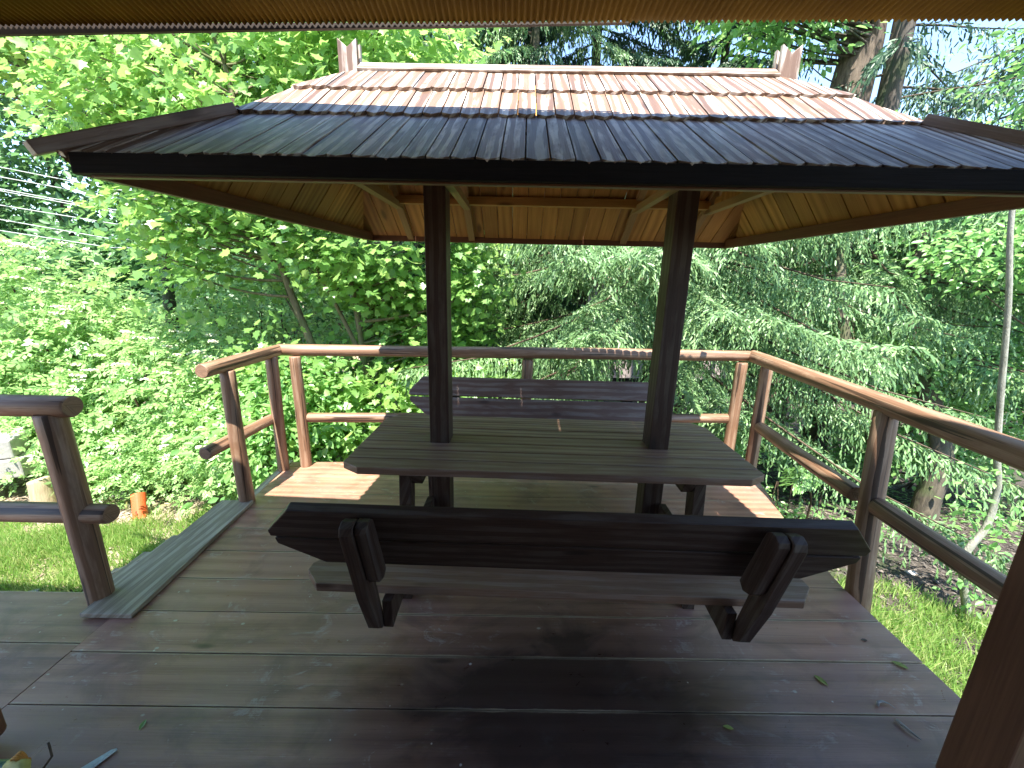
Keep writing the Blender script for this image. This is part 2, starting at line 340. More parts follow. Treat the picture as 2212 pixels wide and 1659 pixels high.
# ------------------------------------------------------------------ deck
def interp(y, tab):
    return float(np.interp(y, [t[0] for t in tab], [t[1] for t in tab]))
XL = [(-2, -1.757), (2.5, -1.757), (3.4, -1.80)]
XR = [(-2, 1.70), (1.21, 1.755), (1.84, 1.765), (2.38, 1.87), (3.4, 2.16)]
def deck_board(mb, ya, yb, xa, xb, z=0.0, g=.003, xa2=None, xb2=None, skew=(0, 0)):
    xa2 = xa if xa2 is None else xa2; xb2 = xb if xb2 is None else xb2
    a, b = ya + g, yb - g; hh = random.uniform(-.0012, .0012); n = 8
    xs0 = [xa + (xb - xa) * i / n for i in range(n + 1)]; xs1 = [xa2 + (xb2 - xa2) * i / n for i in range(n + 1)]
    low = [Vector((x, a + skew[0] * (x + 1.7), z + hh)) for x in xs0]; up = [Vector((x, b + skew[1] * (x + 1.7), z + hh)) for x in xs1[::-1]]
    mid = (ya + yb) / 2; r1 = random.random() * 20
    P = low + up
    mb.prism(P, .035, (1, 0, 0), across=None)
    # across coordinate
    k = len(P); cnt = k * 2 + k * 4
    tot = len(s_uv(mb)); fs = mb.f[-(k + 2):]; st = tot - sum(len(f) for f in fs); q = st; base = len(mb.v) - 2 * k
    for f in fs:
        for i in f:
            li = (i - base) % k; mb.uv2[q] = (0, 0.0 if li <= n else 1.0); q += 1
def s_uv(mb): return mb.uv2
mb = MB(); y = -1.9
seams = [-1.83, -1.62, -1.41, -1.20, -.98, -.77, -.56, -.35, -.135, .075, .285, .50, .71, .92, 1.130, 1.343, 1.556, 1.768, 1.985, 2.20, 2.415, 2.63, 2.845, 3.05]
for a, b in zip(seams[:-1], seams[1:]):
    deck_board(mb, a, b, interp(a, XL), interp(a, XR), xa2=interp(b, XL), xb2=interp(b, XR))
deck_board(mb, 3.05, 3.135, interp(3.05, XL), interp(3.05, XR) + .01, xa2=interp(3.1, XL), xb2=interp(3.3, XR), skew=(0, .052))
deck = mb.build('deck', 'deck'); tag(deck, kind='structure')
mb = MB()
ws = [-1.2, -.9, -.62, -.33, -.05, .24, .53, .82, 1.10, 1.385, 1.67]
for a, b in zip(ws[:-1], ws[1:]): deck_board(mb, a, b, -6.2, -1.765, z=-.004)
wk = mb.build('walkway', 'deck'); tag(wk, kind='structure')
# joists and edge boards under the deck
mb = MB()
mb.beam((-1.785, 2.50, -.075), (-1.83, 3.18, -.075), .05, .14); mb.beam((-1.84, 3.13, -.11), (2.22, 3.33, -.11), .05, .14)
mb.beam((1.735, -1.9, -.12), (1.75, 1.9, -.12), .04, .14); mb.beam((1.76, 1.95, -.12), (2.13, 3.3, -.12), .04, .14)
mb.box(-6.2, -1.80, 1.625, 1.66, -.2, -.045)
for x in (-1.6, -.5, .6, 1.6):
    for yy in (.2, 1.6, 3.0): mb.box(x, x + .1, yy, yy + .1, -.75, -.04)
o = mb.build('deck_frame', 'grey'); tag(o, kind='structure')
# threshold plank over the stairs
mb = MB(); mb.prism([(-1.655, 1.505, .028), (-1.71, 2.48, .026), (-1.92, 2.475, .026), (-1.885, 1.505, .028)][:], .024, (0, 1, 0))
o = mb.build('threshold_plank', 'grey', bevel=.003); tag(o, 'grey-green weathered plank lying along the deck edge above the steps', 'plank')
st = empty('steps', (-2.2, 2.0, -.56)); tag(st, 'grey weathered wooden steps going down from the deck to the grass', 'steps')
for i, (xo, z) in enumerate(((-1.985, -.045), (-2.19, -.17), (-2.405, -.30), (-2.62, -.43))):
    m2 = MB(); m2.box(xo + 2.2, xo + 2.2 + (.24 if i else .2), -.53, .36, z + .56 - .035, z + .56); m2.build('tread', 'grey', st, .003)
for yy in (.28, -.45): m2 = MB(); m2.beam((.30, yy, .42), (-.45, yy, .02), .04, .16); m2.build('stringer', 'grey', st)

# ------------------------------------------------------------------ log railings
RG = 'log railings around the deck'
t = empty('log_railing', (-1.908, 1.625, 0)); tag(t, 'dark shaded log railing on the walkway left of the steps', 'railing', RG)
m2 = MB(); log(m2, (0, 0, -.3), (-.01, 0, .925), .052, .052); m2.build('post', 'log', t)
m2 = MB(); log(m2, (-3.9, .03, .95), (.095, 0, .955), .047); m2.build('top_rail', 'log', t)
m2 = MB(); log(m2, (-3.9, .03, .44), (.14, .005, .45), .045); m2.build('lower_rail', 'log', t)
m2 = MB(); log(m2, (-2.3, .02, -.3), (-2.3, .02, .92), .05); m2.build('post', 'log', t)
t = empty('log_railing', (-1.775, 2.5, 0)); tag(t, 'short sunlit log railing with sawn ends at the far side of the steps', 'railing', RG)
m2 = MB(); log(m2, (.02, .0, -.35), (.008, .0, .92), .046, .043); m2.build('post', 'log', t)
m2 = MB(); log(m2, (-.012, .50, -.2), (-.002, .5, .92), .042); m2.build('post', 'log', t)
m2 = MB(); log(m2, (-.01, -.19, .955), (0, .62, .95), .043, .045); m2.build('top_rail', 'log', t)
m2 = MB(); log(m2, (-.075, -.19, .435), (-.06, .50, .425), .040); m2.build('lower_rail', 'log', t)
t = empty('log_railing', (0, 3.15, 0)); tag(t, 'long log railing along the far edge of the deck behind the picnic table', 'railing', RG)
m2 = MB(); log(m2, (-1.64, -.08, -.05), (-1.64, -.08, .91), .041); m2.build('post', 'log', t)
m2 = MB(); log(m2, (.16, .07, -.4), (.16, .07, .9), .045); m2.build('post', 'log', t)
m2 = MB(); log(m2, (1.925, .10, -.4), (1.93, .12, .90), .045); m2.build('post', 'log', t)
m2 = MB(); log(m2, (-1.79, -.04, .951), (2.02, .155, .951), .046); m2.build('top_rail', 'log', t)
m2 = MB(); log(m2, (-1.60, -.05, .407), (1.90, .14, .407), .040); m2.build('lower_rail', 'log', t)
t = empty('log_railing', (1.9, 2.3, 0)); tag(t, 'thick log railing running towards the camera on the right side of the deck', 'railing', RG)
m2 = MB(); log(m2, (.17, .83, -.4), (.17, .86, .92), .046); m2.build('post', 'log', t)
m2 = MB(); log(m2, (-.055, -.545, -.12), (-.01, -.39, .92), .055, .052); m2.build('post', 'log', t)
m2 = MB(); log(m2, (.125, 1.0, .953), (-.165, -1.75, .950), .050, .050); m2.build('top_rail', 'log', t)
m2 = MB(); log(m2, (.16, .80, .40), (-.045, -.38, .455), .045); m2.build('lower_rail', 'log', t)
m2 = MB(); log(m2, (-.045, -.50, .46), (-.17, -1.7, .49), .046); m2.build('lower_rail', 'log', t)
m2 = MB(); log(m2, (-.16, -1.7, -.4), (-.16, -1.7, .92), .05); m2.build('post', 'log', t)

# ------------------------------------------------------------------ covered picnic table
T = empty('covered_picnic_table', (.22, 2.0, 0), rad(-1.6))
tag(T, 'dark stained picnic table with two attached benches under its own shingled hip roof', 'picnic table')
def board_shape(xh0, xh1, y0, y1, cham0, cham1, z, cy0, cy1):
    """board outline in plan: half length xh0 at y0 side and xh1 at y1 side, corner chamfers"""
    P = []
    P += [(-xh0 + cham0, y0, z), (xh0 - cham0, y0, z)]
    if cham0: P += [(xh0, y0 + cy0, z)]
    if cham1: P += [(xh1, y1 - cy1, z)]
    P += [(xh1 - cham1, y1, z), (-xh1 + cham1, y1, z)]
    if cham1: P += [(-xh1, y1 - cy1, z)]
    if cham0: P += [(-xh0, y0 + cy0, z)]
    return P
m2 = MB(); nb = 7; y0, y1 = -.357, .403; wv_ = (y1 - y0) / nb
for i in range(nb):
    a, b = y0 + i * wv_ + .0045, y0 + (i + 1) * wv_ - .0045
    m2.prism(board_shape(.965, .965, a, b, .085 if i == 0 else 0, .06 if i == nb - 1 else 0, .68 + random.uniform(-.0008, .0008), .055, .08), .035, 0)
m2.build('tabletop', 'table', T, .003)
for sgn in (-1, 1):
    B = empty('bench', (0, 0, 0), 0 if sgn < 0 else math.pi, T)
    B.location = (0, 0 if sgn < 0 else .0, 0)
    # built for the near side (y < 0)
    m2 = MB(); m2.prism(board_shape(.955, .955, -.757, -.617, .065, .03, .41, .07, .03), .035, 0); m2.prism(board_shape(.955, .955, -.605, -.50, .03, .03, .41, .03, .03), .035, 0)
    m2.build('seat', 'table', B, .003)
    # backrest: leaning plane from (y -.91, z .80) to (y -.80, z .535)
    up = Vector((0, -.11, .265)).normalized(); nrm = Vector((0, -.265, -.11)).normalized()   # towards the outside, away from the sitter
    o0 = Vector((0, -.80, .535)); Lb = math.hypot(.11, .265); hb = Lb / 2 - .004
    for k, (h0, h1) in enumerate(((0, hb), (hb + .011, Lb + .003))):
        q = lambda x, h: tuple(o0 + Vector((x, 0, 0)) + up * h)
        P = [q(-.82, h0), q(.82, h0), q(.955, h1 - .03), q(.955, h1), q(-.955, h1), q(-.955, h1 - .03)] if k == 0 else [q(-.965, h0), q(.965, h0), q(.965, h0 + .03), q(.87, h1), q(-.87, h1), q(-.965, h0 + .03)]
        m2 = MB(); m2.prism(P, .036, 0); m2.build('backrest_board', 'bench' if sgn < 0 else 'lightened', B, .004)
    for sx in (-1, 1):
        m2 = MB()
        x0, x1 = (.640, .680) if sx > 0 else (-.680, -.640)
        def sup(P2, xa, xb):
            P3 = [(xa, p[0], p[1]) for p in P2]
            m2.prism(P3, -(xb - xa) if False else (xb - xa), (0, P2[1][0] - P2[0][0], P2[1][1] - P2[0][1]))
        # outer plank, near faces follow the lean, rounded head, tapered foot
        pl = [(-.757, .252), (-.835, .535), (-.915, .780), (-.925, .794), (-.950, .800), (-.972, .788), (-.978, .765), (-.893, .47), (-.822, .285), (-.787, .252)]
        pl = [(a, b) for a, b in pl]
        def yz_prism(P2, xa, xb):
            P3 = [Vector((xb, a, b)) for a, b in P2]
            nn = Vector((0, 0, 0))
            for i in range(len(P3)): nn += P3[i].cross(P3[(i + 1) % len(P3)])
            area = sum(P3[i].y * P3[(i + 1) % len(P3)].z - P3[(i + 1) % len(P3)].y * P3[i].z for i in range(len(P3)))
            if area < 0: P3 = P3[::-1]
            m2.prism(P3, xb - xa, (0, -.3, 1))
        yz_prism(pl, x0, x1)
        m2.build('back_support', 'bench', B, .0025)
        m2 = MB()
        xa, xb = (.601, .637) if sx > 0 else (-.637, -.601)
        yz_prism([(-.82, .54), (-.905, .780), (-.922, .794), (-.945, .796), (-.964, .785), (-.968, .768), (-.905, .56), (-.885, .535), (-.845, .52)], xa, xb)
        m2.build('back_cleat', 'bench', B, .0025)
        if sgn < 0:
            pass
        # bearer under the seat, tapering to the foot of the support
        m2 = MB(); yz_prism([(-.785, .254), (-.74, .262), (-.05, .30), (-.05, .374), (-.79, .374)], xa, xb)
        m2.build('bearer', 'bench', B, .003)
        m2 = MB(); xl0, xl1 = (.652, .706) if sx > 0 else (-.706, -.652)
        yz_prism([(-.37, 0), (-.305, .644), (-.225, .644), (-.29, 0)], xl0, xl1); m2.build('leg', 'bench', T if False else B, .003)
for sx in (-1, 1):
    m2 = MB(); xa, xb = (.60, .65) if sx > 0 else (-.65, -.60)
    P3 = [Vector((xb, a, b)) for a, b in ((-.335, .644), (-.29, .575), (.33, .575), (.375, .644))]
    if sum(P3[i].y * P3[(i + 1) % 4].z - P3[(i + 1) % 4].y * P3[i].z for i in range(4)) < 0: P3 = P3[::-1]
    m2.prism(P3, xb - xa, (0, 1, 0)); m2.build('crossbar', 'bench', T, .003)
    m2 = MB(); m2.box(sx * .567 - .050, sx * .567 + .050, -.045, .075, .0, 1.94); m2.build('roof_post', 'bench', T, .004)

# roof ---------------------------------------------------------------
def row(xn, yn, z, xf, yf): return dict(n=(xn, -yn, z), f=(xf, yf, z))
ROWS = [row(1.40, .842, 1.800, 1.27, .880), row(1.165, .445, 2.043, 1.11, .470), row(1.055, .252, 2.195, 1.03, .262), row(.885, .0, 2.375, .885, .0)]
def P(r, side, far): x, y, z = r['f' if far else 'n']; return Vector((x * side, y, z))
def course(mb, bl, br, tr, tl, wdt, th, lift0, lift1, chev=.018, overl=.04, runover=0.0):
    bl, br, tr, tl = map(Vector, (bl, br, tr, tl)); e1 = (br - bl).normalized(); n = e1.cross(tl - bl).normalized(); e2 = n.cross(e1)
    W = (br - bl).length; lx, h = (tl - bl).dot(e1), (tl - bl).dot(e2); rx, h2 = (tr - bl).dot(e1), (tr - bl).dot(e2); h = (h + h2) / 2
    def top(x):
        t = h + overl
        if lx > 1e-4 and x < lx: t = min(t, h * x / lx)
        if W - rx > 1e-4 and x > rx: t = min(t, h * (W - x) / (W - rx))
        return max(t, 0)
    k = max(1, round(W / wdt)); wd = W / k
    for i in range(k):
        a, b = i * wd + .0023, (i + 1) * wd - .0023; c = (a + b) / 2; y0 = random.uniform(-.003, .003)
        pts2 = [(a, y0), (c, y0 - chev), (b, y0)] if chev else [(a, 0), (b, 0)]
        ta, tb = top(a), top(b)
        if max(ta, tb) < .01: continue
        xs = [x for x in (rx, lx) if a + 1e-3 < x < b - 1e-3]
        pts2 += [(b, max(tb, y0 + .001))] + [(x, top(x)) for x in sorted(xs, reverse=True)] + [(a, max(ta, y0 + .0012))]
        hj = random.uniform(-.0015, .0025)
        pts = [bl + e1 * x + e2 * yy + n * (lift0 + (lift1 - lift0) * yy / max(h, .01) + hj) for x, yy in pts2]
        mb.prism(pts, th, e2)
m2 = MB()
for k in range(3):
    a, b = ROWS[k], ROWS[k + 1]; lf0, lf1, ov = .014, .003, (.03 if k < 2 else 0)
    course(m2, P(a, -1, 0), P(a, 1, 0), P(b, 1, 0), P(b, -1, 0), .0655, .014, lf0, lf1, overl=ov)
    course(m2, P(a, 1, 1), P(a, -1, 1), P(b, -1, 1), P(b, 1, 1), .0655, .014, lf0, lf1, overl=ov)
    course(m2, P(a, 1, 0), P(a, 1, 1), P(b, 1, 1), P(b, 1, 0), .0655, .014, lf0, lf1, overl=ov)
    course(m2, P(a, -1, 1), P(a, -1, 0), P(b, -1, 0), P(b, -1, 1), .0655, .014, lf0, lf1, overl=ov)
R_ = m2.build('roof', 'shingle', T)
# ceiling boards under the shingles
m2 = MB(); dz = Vector((0, 0, -.006))
CE = [row(1.375, .825, 1.785, 1.245, .863), row(.885, .0, 2.352, .885, .0)]
def inn(p): return p + dz
for side_ in range(4):
    a, b = CE
    q = [(P(a, -1, 0), P(a, 1, 0), P(b, 1, 0), P(b, -1, 0)), (P(a, 1, 1), P(a, -1, 1), P(b, -1, 1), P(b, 1, 1)), (P(a, 1, 0), P(a, 1, 1), P(b, 1, 1), P(b, 1, 0)), (P(a, -1, 1), P(a, -1, 0), P(b, -1, 0), P(b, -1, 1))][side_]
    course(m2, *[inn(x) - Vector((0, 0, .016)) for x in q], .092, .012, 0, 0, chev=0, overl=0)
m2.build('ceiling_boards', 'rawwood', R_)
def fascia(p0, p1, name='fascia', m='black_wood'):
    q = MB(); q.beam(p0, p1, .030, .050); q.build(name, m, R_, .002)
fz = 1.778
FN = [(-1.355, -.850, fz), (1.355, -.850, fz), (1.195, .845, fz), (-1.195, .845, fz)]
for i in range(4):
    q = MB(); a, b = Vector(FN[i]), Vector(FN[(i + 1) % 4]); q.beam(a, b, .028 + .002 * (i % 2), .050 - .002 * (i % 2)); q.build('fascia', 'black_wood', R_, .002)
    q = MB(); c0 = Vector((0, 0, fz)); ia = a + (c0 - a) * .022; ib = b + (c0 - b) * .022; dzz = Vector((0, 0, -.004 - .001 * (i % 2)))
    q.beam(ia + dzz, ib + dzz, .024, .052); q.build('inner_plate', 'porch', R_, .002)
# rafters and ties
for x in (-.905, -.500, .495, .905):
    for sg in (-1, 1):
        q = MB(); q.beam((x, sg * .838, 1.770), (x, 0, 2.305), .040, .045); q.build('rafter', 'pale_rafter', R_, .002)
    q = MB(); q.beam((x + .003, -.56, 1.925), (x + .003, .56, 1.925), .040, .036); q.build('tie_beam', 'pale_rafter', R_, .002)
for sg in (-1, 1):
    q = MB(); q.beam((-.90, sg * .515, 1.950), (.90, sg * .515, 1.950), .045, .045); q.build('purlin', 'rawwood', R_, .002)
for sx in (-1, 1):   # boarded gable above the outer ties
    q = MB(); x = sx * .915; n_ = 14
    for i in range(n_):
        y0, y1 = -.56 + i * 1.12 / n_ + .0015, -.56 + (i + 1) * 1.12 / n_ - .0015; ym = max(abs(y0), abs(y1)); zt = 2.29 - .64 * ym
        if zt > 1.96: q.box(x - .006, x + .006, y0, y1, 1.945, zt)
    q.build('gable_boards', 'rawwood', R_)
# ridge, hip caps, finials
q = MB(); q.prism([(-.882, -.052, 2.358), (.882, -.052, 2.358), (.882, .0, 2.400), (-.882, .0, 2.400)], .012, 0); q.prism([(.882, .052, 2.358), (-.882, .052, 2.358), (-.882, .0015, 2.401), (.882, .0015, 2.401)], .012, 0)
q.build('ridge_board', 'shingle', R_, .001)
for sx in (-1, 1):
    for far in (0, 1):
        a, b = P(ROWS[1], sx, far), P(ROWS[0], sx, far); d = (b - a).normalized()
        q = MB(); q.beam(a + d * .01 + Vector((0, 0, .016)), b + d * .06 + Vector((0, 0, .030)), .045, .034); q.build('hip_cap', 'table', R_, .003)
    for yy in (-.030, .012):
        q = MB(); x = sx * .925; z0, z1 = 2.335, 2.475
        q.prism([(x - .040, yy, z0), (x + .040, yy, z0), (x + .040, yy, z1), (x, yy, z1 - .032), (x - .040, yy, z1)], .022, (0, 0, 1)); q.build('finial', 'shingle', R_, .002)

# ------------------------------------------------------------------ porch shelter round the camera
S = empty('porch_shelter', (-.6, 1.0, 0)); tag(S, 'brown porch with corrugated roof sheet overhead and square timber posts', 'shelter')
def Sx(p): return (p[0] + .6, p[1] - 1.0, p[2])
# corrugated sheet, fine waves running front to back
per = .019; x0, x1 = -3.0, 1.72; nx = int((x1 - x0) / per * 8)
X = np.linspace(x0, x1, nx + 1); wvz = .0043 * np.cos(2 * np.pi * X / per)
edge_y = 1.490 - .057 * X; rows_ = []
for dy, dzv in ((0, 0), (.25, .045), (1.95, .35)):
    rows_.append(np.stack([X + .6, edge_y - dy - 1.0, 2.281 + wvz + dzv], 1))
for dy, dzv in ((1.95, .35), (.25, .045), (0, 0)):
    rows_.append(np.stack([X + .6, edge_y - dy - 1.0, 2.281 + wvz + dzv + .002], 1))
Vv = np.concatenate(rows_); n1 = nx + 1; F = []
for r in range(6):
    i = np.arange(nx); a = r * n1 + i; b = ((r + 1) % 6) * n1 + i
    F.append(np.stack([a, a + 1, b + 1, b], 1))
F = np.concatenate(F)
def np_mesh(name, V, F, m, parent=None, smooth=False):
    me = bpy.data.meshes.new(name); k = F.shape[1]
    me.vertices.add(len(V)); me.vertices.foreach_set('co', np.ascontiguousarray(V, dtype=np.float32).ravel())
    me.loops.add(F.size); me.loops.foreach_set('vertex_index', np.ascontiguousarray(F, dtype=np.int32).ravel())
    me.polygons.add(len(F)); me.polygons.foreach_set('loop_start', np.arange(0, F.size, k, dtype=np.int32))
    if smooth: me.polygons.foreach_set('use_smooth', np.ones(len(F), dtype=bool))
    me.update(calc_edges=True); me.materials.append(MAT[m] if isinstance(m, str) else m)
    o = bpy.data.objects.new(name, me); COL.objects.link(o)
    if parent: o.parent = parent
    return o
np_mesh('corrugated_sheet', Vv, F, 'corr', S, True)
q = MB(); q.prism([(-2.4, .36 + .20, 2.336), (2.30, .36 - .07, 2.336), (2.30, -1.57, 2.70), (-2.4, -1.57, 2.70)], .02, 0); q.build('roof_boards', 'dark_panel', S)
q = MB(); q.prism([Sx((-3.2, 1.676, 2.238)), Sx((.35, 1.4735, 2.281)), Sx((.35, 1.4735, 2.284)), Sx((-3.2, 1.676, 2.290))], .012, 0); q.build('eave_beam', 'dark_panel', S)
q = MB(); q.box(Sx((1.415, 0, 0))[0], Sx((1.57, 0, 0))[0], .825 - 1.0, .968 - 1.0, 0.0, 2.32); q.build('post', 'porch', S, .006)
q = MB(); q.box(Sx((-1.75, 0, 0))[0], Sx((-1.61, 0, 0))[0], .90 - 1.0, 1.026 - 1.0, 0.035, 2.32); q.build('post', 'porch', S, .02)
q = MB(); q.box(-2.4, 2.4, -1.66, -1.58, -.56, 3.0); q.build('shade_wall', 'dark_panel', S)  # unseen wall added behind the camera to block sky and darken the deck

# ------------------------------------------------------------------ small things on the deck
def small_tube(name, pts, r, m, parent=None, seg=8, loc=(0, 0, 0)):
    q = MB(); q.tube(pts, [r] * len(pts), seg); o = q.build(name, m, parent); o.location = loc; return o
h = empty('hose_coil', (-1.40, .845, 0)); tag(h, 'green and yellow coiled hose end tied with orange twine in the near left corner', 'hose')
cpts = [(.10 * math.cos(a) - .08, .07 * math.sin(a) - .02, .05 + .012 * a / 6.28) for a in np.linspace(0, 12.5, 60)]
small_tube('hose', cpts, .021, 'hose', h, 10)
small_tube('nozzle', [(-.03, .035, .10), (.015, .03, .105), (.04, .0, .09), (.03, -.05, .07)], .018, 'yellow', h, 10)
small_tube('twine', [(-.01 + .026 * math.cos(a) * .5, .035 + .005 * a / 6, .10 + .026 * math.sin(a)) for a in np.linspace(0, 25, 70)], .004, 'twine', h, 6)
tw = small_tube('twig', [(-.01, 0, .01), (0, .02, .03), (-.012, .03, .055), (-.02, .035, .065)], .0035, 'twig', None, 6, (-1.40, .93, 0)); tag(tw, 'small dark forked twig standing beside the hose coil', 'twig')
# splinter, fallen leaves, catkins
def D0(px, py): p0 = at(px, py, 1.0); d = Vector(p0) - Vector((0, 0, 1.5)); k = -1.5 / d.z; return Vector((0, 0, 1.5)) + d * k
p = D0(208, 1648); q = MB(); q.prism([(-.03, -.03, .012), (.0, -.035, .012), (.035, .035, .01), (.02, .03, .01)], .008, (1, 1, 0)); o = q.build('splinter', 'paint_chip'); o.location = (p.x, p.y, 0.001); tag(o, 'pale blue-white painted wood splinter on the deck near the left corner', 'splinter')
def fallen(px, py, size, rot, m, label, name='fallen_leaf', cat='leaf', group=None):
    p = D0(px, py); q = MB(); s_ = size
    pts = [(0, -1, 0), (.35, -.5, .12), (.42, .1, .16), (.22, .65, .1), (0, 1, .03), (-.22, .65, .1), (-.42, .1, .16), (-.35, -.5, .12), (0, 0, .02)]
    pts = [Vector((a * s_, b * s_, c * s_ + .003)) for a, b, c in pts]
    q.poly(pts, [(8, 0, 1), (8, 1, 2), (8, 2, 3), (8, 3, 4), (8, 4, 5), (8, 5, 6), (8, 6, 7), (8, 7, 0)])
    o = q.build(name, m); o.location = (p.x, p.y, 0); o.rotation_euler = (0, 0, rot); tag(o, label, cat, group); return o
fallen(1944, 1438, .028, .9, 'fallen', 'yellow-green fallen leaf near the right edge of the deck', group='fallen leaves')
fallen(1773, 1471, .026, .5, 'fallen', 'yellow-green fallen leaf on the deck right of the bench foot', group='fallen leaves')
fallen(1573, 1573, .018, 1.3, 'fallen', 'small pale fallen leaf at the bottom middle right of the deck', group='fallen leaves')
fallen(1866, 1384, .016, 1.6, 'twig', 'small brown curled leaf on the deck beside the right railing post', group='fallen leaves')
fallen(309, 1567, .018, .2, 'hornbeam', 'small crumpled green leaf on the left part of the deck', group='fallen leaves')
CK = [((2080, 1985), 'dried curved catkin on the deck farther from the camera, beside the right porch post'), ((2550, 2060), 'dried straight catkin on the deck nearest the right porch post')]
for i, (sx_, sy_) in enumerate(((2490, 1990), (2552, 2058))):
    p = D0(sx_ * .768, sy_ * .768); pts = [(-.03, .0, .008), (-.02, .012, .01), (0, .016, .01), (.02, .008, .008), (.032, -.008, .005)]
    if i: pts = [(-.01, .035, .008), (-.006, .015, .01), (.0, -.005, .01), (.018, -.03, .006)]
    q = MB(); q.tube(pts, [.0045, .005, .0045, .0015, .001][:len(pts)], 7, .3); o = q.build('catkin', 'stone'); o.location = (p.x, p.y, 0); tag(o, CK[i][1], 'catkin', 'dried catkins on the deck')

# ------------------------------------------------------------------ foliage tools
def nrmz(a): return a / np.maximum(np.linalg.norm(a, axis=-1, keepdims=True), 1e-9)
def scatter(name, tv, tf, Pn, T_, Nn, S_, m, parent=None, smooth=False):
    """tv template verts (x across, y along, z normal); Pn positions; T_ along dir; Nn normal-ish"""
    T_ = nrmz(T_); X_ = nrmz(np.cross(T_, Nn)); Z_ = np.cross(X_, T_)
    tv = np.array(tv, dtype=np.float64); tf = np.array(tf)
    V = (tv[None, :, 0, None] * X_[:, None, :] + tv[None, :, 1, None] * T_[:, None, :] + tv[None, :, 2, None] * Z_[:, None, :]) * S_[:, None, None] + Pn[:, None, :]
    k = len(tv); F = tf[None] + (np.arange(len(Pn)) * k)[:, None, None]
    return np_mesh(name, V.reshape(-1, 3), F.reshape(-1, tf.shape[1]), m, parent, smooth)
# leaves (unit length 1 from stalk to tip)
_mo = [(0, .06), (.20, .0), (.30, .14), (.52, .16), (.46, .34), (.38, .42), (.58, .66), (.36, .64), (.25, .66), (.14, .84), (0, 1)]
MAPLE_V = [(x, y, .10 * abs(x) ** 1.0 - .10 * y * y) for x, y in _mo] + [(-x, y, .10 * x - .10 * y * y) for x, y in _mo[1:-1]]
_R = list(range(11)); _L = [0] + [10 + i for i in range(1, 10)] + [10]
def fan(idx): return [(idx[0], idx[i], idx[i + 1]) for i in range(1, len(idx) - 1)]
MAPLE_F = []
# hub at the leaf centre to keep the lobes clean
MAPLE_V.append((0, .32, -.02)); _h = len(MAPLE_V) - 1
_ring = _R + [20 - 0 - i for i in range(1, 10)]
_ring = [0, 1, 2, 3, 4, 5, 6, 7, 8, 9, 10, 19, 18, 17, 16, 15, 14, 13, 12, 11]
MAPLE_F = [(_h, _ring[i], _ring[(i + 1) % 20]) for i in range(20)]
OV_V = [(0, 0, 0), (.26, .35, .05), (.20, .72, .02), (0, 1, -.10), (-.20, .72, .02), (-.26, .35, .05)]
OV_F = [(0, 1, 2, 3), (0, 3, 4, 5)]
EL_V = [(0, 0, 0), (.20, .40, .05), (0, 1, -.12), (-.20, .40, .05)]; EL_F = [(0, 1, 2, 3)]
# elder: five leaflets
ELD_V, ELD_F = [], []
for a, l, o_ in ((0, .62, .42), (1.0, .5, .30), (-1.0, .5, .30), (1.15, .46, .05), (-1.15, .46, .05)):
    c_, s_ = math.cos(a), math.sin(a); b_ = len(ELD_V)
    for x, y in ((0, 0), (.13, .45 * l / .5 * .5), (0, l), (-.13, .45 * l / .5 * .5)): ELD_V.append((x * c_ + y * s_, -x * s_ * 1 + y * c_ + o_, -.12 * y))
    ELD_F.append((b_, b_ + 1, b_ + 2, b_ + 3))
FI_V = [(0, 0, 0), (.12, .25, .04), (.11, .75, .02), (0, 1, 0), (-.11, .75, .02), (-.12, .25, .04)]
FI_F = [(0, 1, 2, 3), (0, 3, 4, 5)]
GR_V = [(-.05, 0, 0), (.05, 0, 0), (.035, .5, .06), (-.035, .5, .06), (.0, 1, .25)]; GR_F = [(0, 1, 2, 3), (3, 2, 4, 4)]
GR_F = [(0, 1, 2), (0, 2, 3), (3, 2, 4)]
EXCL = [((-1.95, -3, -1), (2.25, 3.28, 2.9)), ((-2.9, 1.2, -1), (-1.7, 2.7, 2.6)), ((-6, -3, -1), (-1.7, 1.9, 3)), ((1.5, -3, -.45), (2.6, 2.3, 3.0))]
def keep(Pn, ex=True):
    k = np.ones(len(Pn), bool)
    if ex:
        for lo, hi in EXCL: k &= ~np.all((Pn > np.array(lo)) & (Pn < np.array(hi)), axis=1)
    return k
def blob_pts(blobs, K, inner=.45, front=0.0):
    """blobs: (cx,cy,cz,rx,ry,rz,weight)"""
    W = np.array([b[6] if len(b) > 6 else b[3] * b[5] for b in blobs], float); W /= W.sum(); out = []; nd = []
    idx = rng.choice(len(blobs), K, p=W); B = np.array([b[:6] for b in blobs])
    d = nrmz(rng.normal(size=(K, 3))); d[:, 1] = np.where((d[:, 1] > 0) & (rng.random(K) < front), -d[:, 1], d[:, 1])
    r = rng.uniform(inner, 1.0, K) ** .7; Pn = B[idx, :3] + B[idx, 3:6] * d * r[:, None] + rng.normal(scale=.06, size=(K, 3))
    return Pn, d
